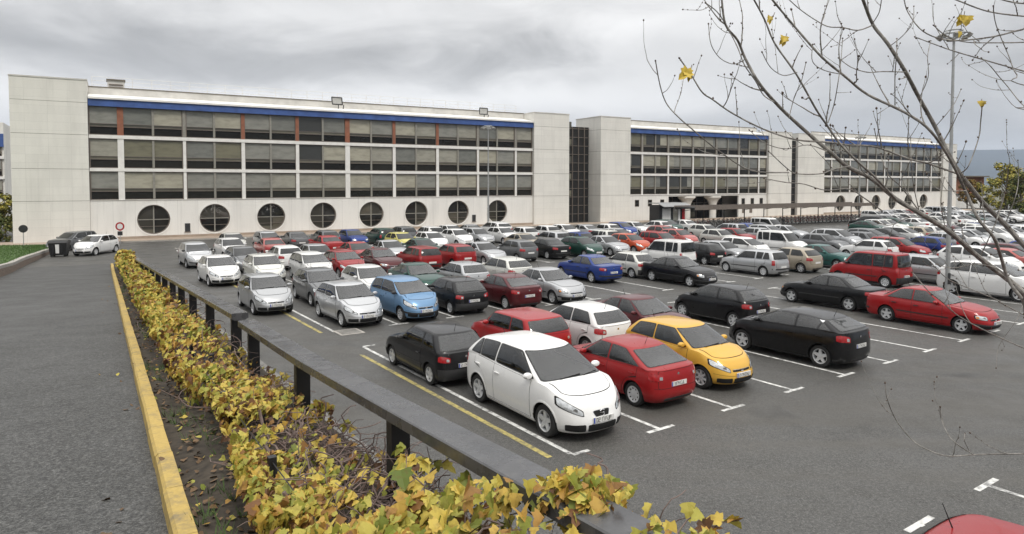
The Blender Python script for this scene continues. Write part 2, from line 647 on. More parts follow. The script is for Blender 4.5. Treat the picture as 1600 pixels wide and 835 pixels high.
def blind_glass(name, stops, rough=.06, ior=1.9):
    m, t, b = new_mat(name)
    oi = N(t, 'ShaderNodeObjectInfo')
    tc = N(t, 'ShaderNodeTexCoord')
    # one tone per window and per sheet of glass
    wn = N(t, 'ShaderNodeTexWhiteNoise', noise_dimensions='4D')
    mp = N(t, 'ShaderNodeMapping')
    mp.inputs['Scale'].default_value = (.393, 0.0, 1 / 2.72)
    mp.inputs['Location'].default_value = (.02, 0, -.33)
    t.links.new(tc.outputs['Object'], mp.inputs[0])
    fl = N(t, 'ShaderNodeVectorMath', operation='FLOOR')
    t.links.new(mp.outputs[0], fl.inputs[0])
    t.links.new(fl.outputs[0], wn.inputs['Vector'])
    t.links.new(oi.outputs['Random'], wn.inputs['W'])
    c = ramp_node(t, wn.outputs['Value'], stops)
    t.nodes[-1].color_ramp.interpolation = 'CONSTANT'
    n = noise_tex(t, .9, 5, .6, stretch=(1.0, 1, 3.0))
    c = mix_rgb(t, M(t, 'MULTIPLY', ramp_node(t, n, [(.42, 0.0), (.75, 1.0)]), .35), c, (.03, .03, .027))
    t.links.new(c, b.inputs['Base Color'])
    b.inputs['Roughness'].default_value = rough
    b.inputs['Specular IOR Level'].default_value = .5
    b.inputs['IOR'].default_value = ior
    return m


GL_UP = blind_glass('window_glass_with_blind', [(0, (.28, .28, .25)), (.28, (.42, .40, .32)), (.45, (.20, .205, .185)), (.62, (.35, .34, .285)), (.78, (.045, .047, .045)), (.88, (.20, .19, .13)), (1, (.44, .43, .39))])
GL_LOW = blind_glass('dark_window_glass', [(0, (.012, .012, .011)), (.6, (.022, .021, .018)), (1, (.06, .053, .037))], ior=1.45)
GL_LOW2 = blind_glass('brown_window_glass', [(0, (.05, .047, .038)), (.5, (.12, .11, .085)), (1, (.20, .185, .15))], ior=1.45)
GL_STRIP = blind_glass('window_strip_glass', [(0, (.10, .095, .075)), (.5, (.17, .16, .12)), (1, (.25, .24, .20))])


def window(parent, x0, x1, z0, z1, full=True, y=.10):
    """one bay of glazing: dark frame, middle mullion, transom; glass 3 cm behind"""
    w = MB()
    fr = MULL
    t = .07
    for a, b_ in ((x0, x0 + t), (x1 - t, x1)):
        w.box(a, b_, y - .06, y + .05, z0, z1, fr)
    w.box(x0 + t, x1 - t, y - .06, y + .05, z0, z0 + t, fr)
    w.box(x0 + t, x1 - t, y - .06, y + .05, z1 - t, z1, fr)
    zt = z0 + (z1 - z0) * .30
    zs = z0 + (z1 - z0) * .40
    xs = [x0 + t]
    if full:
        xm = (x0 + x1) / 2
        w.box(xm - .09, xm + .09, y - .10, y + .05, z0 + t, z1 - t, MULLG)
        spans = [(x0 + t, xm - .09), (xm + .09, x1 - t)]
    else:
        spans = [(x0 + t, x1 - t)]
    for a, b_ in spans:
        w.box(a, b_, y - .04, y + .04, zt - .03, zt + .03, fr)
        w.box(a, b_, y - .03, y + .03, zs - .02, zs + .02, fr)
        for zz0, zz1, m in ((z0 + t, zt - .03, GL_LOW), (zt + .03, zs - .02, GL_STRIP), (zs + .02, z1 - t, GL_UP)):
            w.add([(a, y + .03, zz0), (b_, y + .03, zz0), (b_, y + .03, zz1), (a, y + .03, zz1)], [(0, 1, 2, 3)], m)
    o = w.build('window', parent)
    return o


def round_window(parent, cx, cz, r, y):
    w = MB()
    n = 40
    # deep ring frame
    prof = [(r + .10, -.03), (r + .10, .0), (r, 0.0 - .03), (r - .02, .22)]
    for (ra, ya), (rb, yb) in (((r + .12, .01), (r + .12, -.035)), ((r + .12, -.035), (r, -.035)), ((r, -.035), (r, .22)), ((r, .22), (r - .09, .22)), ((r - .09, .22), (r - .09, .27))):
        v = []
        for rr, yy in ((ra, ya), (rb, yb)):
            v += [(cx + rr * math.cos(6.2832 * k / n), y + yy, cz + rr * math.sin(6.2832 * k / n)) for k in range(n)]
        w.add(v, [(k, (k + 1) % n, n + (k + 1) % n, n + k) for k in range(n)], PODIUM if ra > r - .01 and yb < .25 and rb > r - .01 else MULL, True)
    q = r - .09
    w.box(cx - .05, cx + .05, y + .2, y + .26, cz - q, cz + q, MULLG)
    w.box(cx - q, cx - .05, y + .2, y + .26, cz - .04, cz + .04, MULLG)
    w.box(cx + .05, cx + q, y + .2, y + .26, cz - .04, cz + .04, MULLG)
    h = q * .5
    hw = math.sqrt(q * q - h * h)
    w.box(cx - hw, cx - .05, y + .21, y + .26, cz - h - .02, cz - h + .02, MULL)
    w.box(cx + .05, cx + hw, y + .21, y + .26, cz - h - .02, cz - h + .02, MULL)
    for sg in (0, 1):
        for up in (0, 1):
            v = [(cx, y + .265, cz)] + [(cx + q * math.cos(math.pi / 2 * (sg + 2 * up) + math.pi / 2 * k / 10), y + .265, cz + q * math.sin(math.pi / 2 * (sg + 2 * up) + math.pi / 2 * k / 10)) for k in range(11)]
            w.add(v, [tuple(range(len(v)))], (GL_LOW, GL_LOW2, GL_LOW2, GL_LOW)[(sg + 2 * up + int(cx)) % 4])
    o = w.build('round_window', parent)
    return o


def wall_with_holes(mb, x0, x1, z0, z1, y, holes, mat, holes_r):
    """front face of a wall with round openings, one strip per opening"""
    n = 40
    cuts = [x0]
    for i in range(len(holes) - 1):
        cuts.append((holes[i][0] + holes[i + 1][0]) / 2)
    cuts.append(x1)
    for i, (cx, cz) in enumerate(holes):
        a, b_ = cuts[i], cuts[i + 1]
        inner, outer = [], []
        for k in range(n):
            th = 2 * math.pi * (k + .5) / n
            c, s = math.cos(th), math.sin(th)
            inner.append((cx + holes_r * c, y, cz + holes_r * s))
            tx = ((b_ - cx) / c) if c > 1e-9 else ((a - cx) / c if c < -1e-9 else 1e9)
            tz = ((z1 - cz) / s) if s > 1e-9 else ((z0 - cz) / s if s < -1e-9 else 1e9)
            tt = min(tx, tz)
            outer.append((cx + tt * c, y, cz + tt * s))
        v = inner + outer
        f = [(k, n + k, n + (k + 1) % n, (k + 1) % n) for k in range(n)]
        # corner triangles where two neighbouring rays hit different sides
        for k in range(n):
            p, q = outer[k], outer[(k + 1) % n]
            if abs(p[0] - q[0]) > 1e-6 and abs(p[2] - q[2]) > 1e-6:
                px = b_ if max(p[0], q[0]) > b_ - 1e-6 else a
                pz = z1 if max(p[2], q[2]) > z1 - 1e-6 else z0
                v.append((px, y, pz))
                f.append((n + k, len(v) - 1, n + (k + 1) % n))
        mb.add(v, f, mat)


def tower(parent, x0, x1, y0, y1, h, name='stair_tower', mat=None):
    mat = mat or STONE
    w = MB()
    zs = [0, 3.55, 6.27, 9.2, 11.95, h]
    for a, b_ in zip(zs[:-1], zs[1:]):     # storey-high courses with an open joint between
        w.box(x0, x1, y0, y1, a + (.03 if a else 0), b_, mat)
    w.box(x0 + .03, x1 - .03, y0 + .03, y1 - .03, .1, h - .1, SEAMW)
    w.box(x0 - .04, x1 + .04, y0 - .04, y1 + .04, h, h + .12, ROOFM)
    return w.build(name, parent)


SEAMW = simple('dark_joint_and_cap', (.16, .14, .11), .9, var=.1)  # dark brown of tower joints, parapet caps and the brick building's roof
Z1, Z2, Z3 = (3.62, 6.12), (6.40, 8.98), (9.28, 11.76)


def block(name, label, s0, s1, mulls, depth=14, round_s=None, low=3.58, orange=(), thin=(), rail=True):
    root = empty(name, P0, TH)
    tag(root, label, 'office building')
    # body behind the facade
    bm = MB()
    bm.box(s0, s1, .62, depth, 3.50, 12.4, ROOFM)
    bm.box(s0, s1, .62 if round_s else 3.4, depth, 0, 3.50, ROOFM)
    bm.build('core', root)
    # ground storey
    pm = MB()
    if round_s:
        wall_with_holes(pm, s0, s1, .35, low, 0, [(x, 1.80) for x in round_s], PODIUM, 1.45)
        pm.box(s0, s1, -.05, .2, 0, .35, PINKC)
    pm.box(s0, s1, 0.002, .25, low - .02, low, WHITEF)
    if round_s:
        pm.build('podium_wall', root)
        for x in round_s:
            round_window(root, x, 1.80, 1.33, 0)
    # windows
    edges = [s0] + list(mulls) + [s1]
    for fl, (z0, z1) in enumerate((Z1, Z2, Z3)):
        for i in range(len(edges) - 1):
            a, b_ = edges[i] + (.13 if i else .05), edges[i + 1] - (.13 if i < len(edges) - 2 else .05)
            window(root, a, b_, z0, z1, (b_ - a) > 3.4)
    # columns and floor bands
    for i, x in enumerate(mulls):
        wd = .24 if i in orange else (.16 if i in thin else .125)
        for fl, (z0, z1) in enumerate((Z1, Z2, Z3)):
            c = MB()
            m = WHITEF if fl < 2 else (ORANGE if i in orange or i in thin else MULLG)
            c.box(x - wd, x + wd, -.02 if fl < 2 else .0, .22, z0, z1, m)
            c.build('column', root)
    for z0, z1 in ((low, Z1[0]), (Z1[1], Z2[0]), (Z2[1], Z3[0])):
        c = MB()
        c.box(s0 + .02, s1 - .02, -.06, .22, z0, z1, WHITEF)
        c.build('floor_band', root)
    f = MB()
    f.box(s0 + .02, s1 - .02, -.22, .2, Z3[1], 12.36, BLUEF)
    f.build('blue_fascia', root)
    e = MB()
    e.box(s0 + .02, s1 - .02, -.34, .6, 12.36, 12.52, WHITEF)
    e.add([(s0 + .02, -.30, 12.52), (s1 - .02, -.30, 12.52), (s1 - .02, 2.0, 13.0), (s0 + .02, 2.0, 13.0)], [(0, 1, 2, 3)], WHITEF)
    e.box(s0 + .02, s1 - .02, 2.0, 2.3, 12.4, 13.62, ROOFM)
    e.box(s0 + .02, s1 - .02, 1.95, 2.35, 13.62, 13.70, SEAMW)
    e.build('roof_edge', root)
    if rail:
        r_ = MB()
        n = int((s1 - s0) / 1.6)
        for i in range(n + 1):
            x = s0 + .3 + (s1 - s0 - .6) * i / n
            r_.tube([(x, 3.4, 13.2), (x, 3.4, 14.75)], .024, WHITEF, 5)
        for z in (14.05, 14.4, 14.75):
            r_.tube([(s0 + .3, 3.4, z), (s1 - .3, 3.4, z)], .018, WHITEF, 5)
        r_.build('roof_railing', root)
        q = MB()
        q.box(s0, s1, 2.3, depth, 12.4, 13.25, ROOFM)
        q.build('flat_roof', root)
    return root


# block one: eight round windows, two towers
circ = [4.86 + 5.095 * i for i in range(8)]
m1 = [2.4 + 5.08 * i for i in range(9)]
b1 = block('office_block', 'long cream office block with eight round windows and blue eaves', 0, 45.4, m1, round_s=circ, orange=(0, 4), thin=(2, 3, 5, 6))
tower(b1, -5.42, -.01, -.35, 13, 13.85)
tower(b1, 45.41, 50.55, -.35, 12, 13.55)
lk = MB()      # dark glazed joint between the blocks
lk.box(50.55, 58, 2.22, 2.5, 0, 12.4, DARKIN)
for i in range(5):
    x = 50.9 + i * .95
    lk.box(x, x + .10, 2.1, 2.2, 0, 12.4, MULL)
for i in range(12):
    lk.box(50.55, 55.5, 2.13, 2.198, 1.1 * i, 1.1 * i + .08, MULL)
    if i % 2 and i > 1:
        lk.add([(51.9, 2.15, 1.1 * i + .15), (52.7, 2.15, 1.1 * i + .15), (52.7, 2.15, 1.1 * i + .9), (51.9, 2.15, 1.1 * i + .9)], [(0, 1, 2, 3)], GL_STRIP)
lk.build('glazed_link', b1)
# small vents and the plant room
for s_, z_ in ((7.6, 1.0), (37.4, 1.1), (-3.4, .95)):
    v = MB()
    v.box(s_ - .22, s_ + .22, -.06, .0, z_ - .38, z_ + .38, DARKST)
    v.box(s_ - .28, s_ + .28, -.08, -.061, z_ - .44, z_ - .38, MULL)
    v.build('wall_vent', b1)
v = MB()
v.box(1.5, 2.85, 3.0, 4.4, 12.4, 14.45, ROOFM)
v.box(1.42, 2.93, 2.9, 4.5, 14.45, 14.56, SEAMW)
for i in range(5):
    v.box(1.62, 2.73, 2.95, 3.0, 13.0 + i * .25, 13.12 + i * .25, MULL)
v.build('plant_room', b1)

# block two, with the entrance under it
m2 = [62.8, 67.5, 72.2, 76.9, 81.6, 86.0]
b2 = block('office_block', 'middle office block with the open entrance and two trumpet columns', 60.45, 87.8, m2, low=3.5, rail=False)
tower(b2, 55.5, 60.44, -.35, 5.0, 13.6)
tower(b2, 87.81, 93.15, -.35, 12, 12.95)
g2 = MB()
for a, b_ in ((60.45, 67.6), (81.6, 87.8)):     # plain wall with small square windows left and right of the entrance
    g2.box(a, b_, 0, .25, 0, 3.48, PODIUM)
g2.box(67.6, 81.6, 3.1, 3.3, 0, 3.48, DARKIN)
g2.box(67.6, 81.6, .0, 3.1, 3.30, 3.48, ROOFM)
g2.box(67.55, 67.6, .25, 3.1, 0, 3.3, STONE)
g2.build('podium_wall', b2)
for x in (61.9, 64.2, 66.4, 82.6, 84.6, 86.6):
    q = MB()
    q.box(x - .36, x + .36, -.03, .0, 2.0, 2.9, MULL)
    q.add([(x - .30, -.033, 2.06), (x + .30, -.033, 2.06), (x + .30, -.033, 2.84), (x - .30, -.033, 2.84)], [(0, 1, 2, 3)], GL_LOW)
    q.build('small_window', b2)
for x in (82.7, 84.3):
    q = MB()
    q.box(x - .3, x + .3, -.03, .0, .7, 1.5, MULL)
    q.build('small_window', b2)
for x in (71.8, 77.0):
    q = MB()
    n = 16
    prof = [(.62, 0), (.62, 1.9), (.66, 2.0), (.80, 2.35), (1.05, 2.75), (1.5, 3.05), (1.5, 3.3)]
    v = [(x + r * math.cos(6.2832 * k / n), .75 + r * .6 * math.sin(6.2832 * k / n), z) for r, z in prof for k in range(n)]
    q.add(v, [(i * n + k, i * n + (k + 1) % n, (i + 1) * n + (k + 1) % n, (i + 1) * n + k) for i in range(len(prof) - 1) for k in range(n)], STONE, True)
    q.build('trumpet_column', b2)
gd = MB()
for i in range(9):
    x = 67.9 + i * 1.6
    gd.box(x, x + .08, 2.9, 3.0, 0, 3.2, MULL)
gd.box(67.6, 81.6, 2.92, 2.99, 2.2, 2.3, MULL)
for a in (69.6, 74.4, 79.2):
    gd.add([(a, 3.05, .1), (a + 1.4, 3.05, .1), (a + 1.4, 3.05, 2.15), (a, 3.05, 2.15)], [(0, 1, 2, 3)], GL_STRIP)
gd.build('entrance_glazing', b2)
lk = MB()
lk.box(93.16, 94.69, .10, .5, 0, 11.8, DARKIN)
for i in range(11):
    lk.box(93.16, 94.69, .02, .098, 1.1 * i, 1.1 * i + .08, MULL)
lk.build('glazed_link', b2)

# block three
m3 = [103.8 + 5.05 * i for i in range(7)]
circ3 = [106.4 + 5.05 * i for i in range(6)]
b3 = block('office_block', 'farthest office block with round windows seen behind bare branches', 101.4, 137.5, m3, round_s=circ3, rail=False)
tower(b3, 94.7, 101.39, -.35, 5, 12.9)
tower(b3, 137.51, 142.4, -.35, 13, 12.6)

# floodlight frames standing on the roof of block one
for px, py, lab in ((527, 158, 'tilted grey frame on the roof above the fifth round window'), (756, 174, 'tilted grey frame on the roof near the right tower')):
    r = ray(px, py)
    n_ = bn
    P1 = facade(0, -1.2)
    tt = (n_.dot(P1)) / n_.dot(Vector((r.x, r.y, 0)))
    p = Vector((r.x * tt, r.y * tt, CAMZ + r.z * tt))
    q = MB()
    w_, h_ = .62, .34
    fr = [(-w_, -.1, h_), (w_ * .7, -.1, h_), (w_, .25, -h_), (-w_ * .7, .25, -h_)]
    for i in range(4):
        q.tube([fr[i], fr[(i + 1) % 4]], .055, DARKST, 6)
    o = q.build('roof_frame')
    lens = MB()
    lens.add([Vector(c) * .93 + Vector((0, .02, 0)) for c in fr], [(0, 1, 2, 3)], simple('frosted_panel', (.62, .62, .60), .4, var=.1) if 'frosted_panel' not in bpy.data.materials else bpy.data.materials['frosted_panel'])
    lens.build('panel', o)
    st = MB()
    st.tube([(.2, .25, -h_), (.2, .4, -1.1)], .05, DARKST, 6)
    st.tube([(.75, .25, -h_), (.7, .4, -1.1)], .05, DARKST, 6)
    st.build('stand', o)
    o.location = p
    o.rotation_euler.z = TH
    tag(o, lab, 'roof light')

# pavement at the foot of the building
mb = MB()
for a, b_, w_ in ((-30, 56, 2.6), (56, 60.5, 3.6), (60.5, 145, 4.2)):
    v = [facade(a, .06 if a > -6 else -2), facade(b_, .06), facade(b_, w_), facade(a, w_)]
    mb.add([(p.x, p.y, .13) for p in v] + [(p.x, p.y, -.02) for p in v], [(0, 3, 2, 1), (3, 7, 6, 2), (0, 4, 7, 3), (2, 6, 5, 1)], PINKC)
    mb.add([(*(v[3] - bn * -.004)[:2], .125), (*(v[2] - bn * -.004)[:2], .125), (*(v[2] - bn * -.004)[:2], -.02), (*(v[3] - bn * -.004)[:2], -.02)], [(0, 3, 2, 1)], CONC)
tag(mb.build('pavement'), kind='structure')

# the wing further left, mostly out of the frame
lw_ = empty('office_wing', at_depth(14, 288, 84), TH)
lw_.location.z = 0
q = MB()
q.box(-40, -.4, 0, 12, 0, 12.6, STONE)
q.build('wall', lw_)
q = MB()
q.box(-40, -.4, -.3, 0, 9.6, 11.2, BLUEF)
q.build('blue_fascia', lw_)
for z0, z1 in ((3.4, 5.6), (6.0, 8.1), (8.4, 9.55)):
    for i in range(7):
        window(lw_, -.6 - 5 * (i + 1) + .1, -.6 - 5 * i, z0, z1, y=-.10)
q = MB()
for z in (5.6, 8.1):
    q.box(-40, -.4, -.25, 0, z, z + .35, WHITEF)
q.build('floor_band', lw_)
tag(lw_, 'blue banded wing at the left edge beyond the cream tower', 'office building')

# ------------------------------------------------------------------ hills far to the right
HILL = simple('wooded_hillside', (.026, .046, .062), .95, var=.3, scale=.004)  # bluish distance haze is partly put into this hillside colour
mb = MB()
nx, ny = 140, 14
vv = []
for j in range(ny):
    for i in range(nx):
        az = R(10 + 75 * i / (nx - 1))
        d = 3300 + 2200 * j / (ny - 1)
        prof = max(0, min(1, (j / (ny - 1)) * 1.25))
        px_ = CX + FPX * math.tan(az)
        ridge = (288 - (224 - (px_ - 1490) * .045)) / FPX * 4600 / math.cos(R(0)) * math.cos(az)
        z = ridge * (prof ** .8 if prof < 1 else 1) * (1 + .018 * noise.noise(Vector((az * 14, j * .3, 0))) + .008 * noise.noise(Vector((az * 60, j * .5, 3))))
        vv.append((d / math.cos(az) * math.sin(az), d, z * (d / 4600 if j > 8 else 1) - .2))
mb.add(vv, [(j * nx + i, j * nx + i + 1, (j + 1) * nx + i + 1, (j + 1) * nx + i) for j in range(ny - 1) for i in range(nx - 1)], HILL, True)
tag(mb.build('hills'), kind='structure')
# ------------------------------------------------------------------ car materials
def paint_mat():
    m, t, b = new_mat('car_paint')
    oi = N(t, 'ShaderNodeObjectInfo')
    n = noise_tex(t, 2.5, 4)
    dirt = noise_tex(t, 9, 6, 0.65)
    d = M(t, 'MULTIPLY', M(t, 'SUBTRACT', dirt, 0.45, clamp=True), 0.16)
    c = mix_rgb(t, d, oi.outputs['Color'], (0.16, 0.15, 0.13))
    t.links.new(c, b.inputs['Base Color'])
    t.links.new(M(t, 'MULTIPLY', oi.outputs['Alpha'], 0.75), b.inputs['Metallic'])
    t.links.new(M(t, 'ADD', 0.22, M(t, 'MULTIPLY', n, 0.16)), b.inputs['Roughness'])
    b.inputs['Coat Weight'].default_value = 0.55
    b.inputs['Specular IOR Level'].default_value = 0.2
    b.inputs['Coat Roughness'].default_value = 0.05
    b.inputs['Coat IOR'].default_value = 1.5
    return m


def glass_mat():
    m, t, b = new_mat('car_glass')
    n = noise_tex(t, 1.7, 3)
    c = ramp_node(t, n, [(0.35, (0.006, 0.007, 0.007)), (0.65, (0.028, 0.03, 0.03))])
    t.links.new(c, b.inputs['Base Color'])
    b.inputs['Roughness'].default_value = 0.04
    b.inputs['IOR'].default_value = 1.55
    b.inputs['Specular IOR Level'].default_value = 0.5
    return m


def clear_glass_mat():
    m, t, b = new_mat('tinted_car_glass')
    fr = N(t, 'ShaderNodeFresnel')
    fr.inputs['IOR'].default_value = 1.6
    tr = N(t, 'ShaderNodeBsdfTransparent')
    tr.inputs[0].default_value = (.44, .48, .46, 1)
    gl = N(t, 'ShaderNodeBsdfGlossy')
    gl.inputs['Roughness'].default_value = .03
    mx = N(t, 'ShaderNodeMixShader')
    t.links.new(M(t, 'ADD', .02, M(t, 'MULTIPLY', fr.outputs[0], 1.7), clamp=True), mx.inputs[0])
    t.links.new(tr.outputs[0], mx.inputs[1])
    t.links.new(gl.outputs[0], mx.inputs[2])
    t.links.new(mx.outputs[0], t.nodes['Material Output'].inputs[0])
    return m


CLEAR = clear_glass_mat()
CLOTH = simple('seat_cloth', (.10, .10, .105), .9, var=.3, scale=12)
INSIDE = simple('car_interior_plastic', (.030, .030, .031), .8, var=.3, scale=8)
PAINT = paint_mat()
GLASS = glass_mat()
RUBBER = simple('black_rubber', (0.018, 0.018, 0.018), 0.75, var=0.2, scale=20)
TRIM = simple('black_plastic_trim', (0.028, 0.028, 0.029), 0.5, var=0.2, scale=15)
SEAM = simple('dark_gap', (0.008, 0.008, 0.008), 0.9, var=0)
RIM = simple('alloy_rim', (0.66, 0.67, 0.68), 0.38, metal=0.35, var=0.1)
CHROME = simple('chrome', (0.75, 0.75, 0.76), 0.12, metal=1.0, var=0)
LAMP = simple('headlamp_glass', (0.55, 0.57, 0.58), 0.12, metal=0.55, var=0.35, scale=14, coat=1.0)
TAIL = simple('red_tail_lens', (0.33, 0.012, 0.015), 0.15, var=0.3, scale=16, coat=1.0)
AMBER = simple('amber_lens', (0.6, 0.2, 0.02), 0.15, var=0.1, coat=1.0)
PLATE = simple('white_plate', (0.72, 0.72, 0.70), 0.45, var=0.06)
PLATEBLUE = simple('blue_plate_strip', (0.02, 0.06, 0.4), 0.45, var=0)
INK = simple('black_plate_ink', (0.012, 0.012, 0.012), 0.6, var=0)


def pchip(xs, ys):
    xs, ys = np.array(xs, float), np.array(ys, float)
    h = np.diff(xs)
    d = np.diff(ys) / h
    m = np.zeros_like(xs)
    for i in range(1, len(xs) - 1):
        if d[i - 1] * d[i] > 0:
            w1, w2 = 2 * h[i] + h[i - 1], h[i] + 2 * h[i - 1]
            m[i] = (w1 + w2) / (w1 / d[i - 1] + w2 / d[i])
    m[0], m[-1] = d[0], d[-1]

    def f(x):
        x = min(max(x, xs[0]), xs[-1])
        i = min(int(np.searchsorted(xs, x, 'right')) - 1, len(xs) - 2)
        u = (x - xs[i]) / h[i]
        return float((1 + 2 * u) * (1 - u) ** 2 * ys[i] + u * (1 - u) ** 2 * h[i] * m[i] + u * u * (3 - 2 * u) * ys[i + 1] + u * u * (u - 1) * h[i] * m[i + 1])
    return f


def sgnpow(c, e):
    return math.copysign(abs(c) ** e, c)


CAR_SPECS = {
    # xf: windscreen foot, xft: windscreen head, xrt: roof end, xr: rear window foot; belt and roof profiles over x
    'mpv': dict(L=4.28, W=1.77, H=1.57, xf=1.30, xft=0.30, xrt=-1.62, xr=-2.00, nose=0.80, cowl=1.03, belt=(1.00, 1.14), tail=1.08, nF=2.7, nR=3.6,
                roof=[(-2.1, 1.36), (-1.6, 1.485), (-0.7, 1.56), (0.1, 1.565), (0.6, 1.50), (1.3, 1.3)], wt=0.70, R=0.325, fo=0.86, ro=0.80, doors=4, quarter=True, alloy=5, tails='low'),
    'hatch': dict(L=3.86, W=1.65, H=1.44, xf=1.06, xft=0.22, xrt=-1.38, xr=-1.80, nose=0.74, cowl=0.95, belt=(0.93, 1.01), tail=0.98, nF=2.8, nR=3.8,
                  roof=[(-1.9, 1.28), (-1.4, 1.375), (-0.6, 1.43), (0.0, 1.435), (0.5, 1.38), (1.1, 1.25)], wt=0.72, R=0.30, fo=0.76, ro=0.66, doors=4, alloy=7, tails='low'),
    'hatch3': dict(L=3.98, W=1.68, H=1.41, xf=0.92, xft=0.18, xrt=-1.38, xr=-1.86, nose=0.76, cowl=0.91, belt=(0.90, 0.95), tail=0.93, nF=4.0, nR=4.6,
                   roof=[(-1.95, 1.27), (-1.35, 1.375), (-0.6, 1.405), (0.0, 1.405), (0.4, 1.37), (1.0, 1.28)], wt=0.73, R=0.295, fo=0.78, ro=0.72, doors=2, alloy=5, tails='low', rub=True, bumper='black'),
    'sporty': dict(L=4.31, W=1.77, H=1.455, xf=1.22, xft=0.22, xrt=-1.42, xr=-2.02, nose=0.76, cowl=0.99, belt=(0.96, 1.10), tail=1.05, nF=2.6, nR=3.4,
                   roof=[(-2.1, 1.22), (-1.5, 1.36), (-0.7, 1.44), (0.0, 1.455), (0.5, 1.40), (1.2, 1.25)], wt=0.68, R=0.325, fo=0.86, ro=0.80, doors=4, quarter=True, alloy=5, tails='low'),
    'fastback': dict(L=4.17, W=1.70, H=1.40, xf=1.00, xft=0.20, xrt=-1.02, xr=-1.86, nose=0.74, cowl=0.92, belt=(0.91, 1.00), tail=0.99, nF=2.9, nR=4.0,
                     roof=[(-1.9, 1.12), (-1.1, 1.335), (-0.5, 1.395), (0.0, 1.40), (0.4, 1.36), (1.1, 1.22)], wt=0.72, R=0.30, fo=0.80, ro=0.78, doors=4, alloy=0, tails='low'),
    'saloon': dict(L=4.52, W=1.73, H=1.42, xf=1.05, xft=0.20, xrt=-0.92, xr=-1.58, nose=0.74, cowl=0.93, belt=(0.92, 0.98), tail=0.97, nF=2.9, nR=3.8,
                   roof=[(-1.7, 1.22), (-0.95, 1.355), (-0.4, 1.415), (0.0, 1.415), (0.4, 1.375), (1.1, 1.22)], wt=0.71, R=0.31, fo=0.84, ro=0.98, doors=4, alloy=5, tails='low', rub=True, boot=True),
    'estate': dict(L=4.30, W=1.69, H=1.47, xf=1.02, xft=0.20, xrt=-1.80, xr=-2.06, nose=0.74, cowl=0.93, belt=(0.92, 0.99), tail=0.98, nF=2.9, nR=4.4,
                   roof=[(-2.1, 1.40), (-1.7, 1.45), (-0.6, 1.47), (0.0, 1.455), (0.4, 1.40), (1.1, 1.25)], wt=0.74, R=0.30, fo=0.80, ro=0.84, doors=4, quarter=True, alloy=0, tails='high', rub=True),
    'van': dict(L=4.05, W=1.68, H=1.79, xf=1.22, xft=0.55, xrt=-1.88, xr=-1.98, nose=0.84, cowl=1.05, belt=(1.02, 1.06), tail=1.06, nF=3.2, nR=7.0,
                roof=[(-2.0, 1.74), (-1.5, 1.79), (0.0, 1.79), (0.5, 1.75), (1.2, 1.6)], wt=0.82, R=0.305, fo=0.80, ro=0.72, doors=4, quarter=True, alloy=0, tails='high', bumper='black', rub=True),
    'minivan': dict(L=3.95, W=1.66, H=1.53, xf=1.32, xft=0.30, xrt=-1.60, xr=-1.86, nose=0.80, cowl=1.03, belt=(0.99, 1.05), tail=1.04, nF=2.7, nR=3.8,
                    roof=[(-1.95, 1.38), (-1.5, 1.465), (-0.6, 1.525), (0.0, 1.515), (0.5, 1.44), (1.3, 1.27)], wt=0.72, R=0.305, fo=0.78, ro=0.68, doors=4, alloy=0, tails='high', bumper='strip'),
    'mini': dict(L=3.63, W=1.69, H=1.41, xf=0.86, xft=0.42, xrt=-1.42, xr=-1.72, nose=0.80, cowl=0.97, belt=(0.96, 0.99), tail=0.98, nF=3.2, nR=4.0,
                 roof=[(-1.8, 1.34), (-1.3, 1.385), (-0.5, 1.41), (0.2, 1.40), (0.5, 1.36), (1.0, 1.3)], wt=0.80, R=0.31, fo=0.66, ro=0.56, doors=2, alloy=5, tails='low'),
}


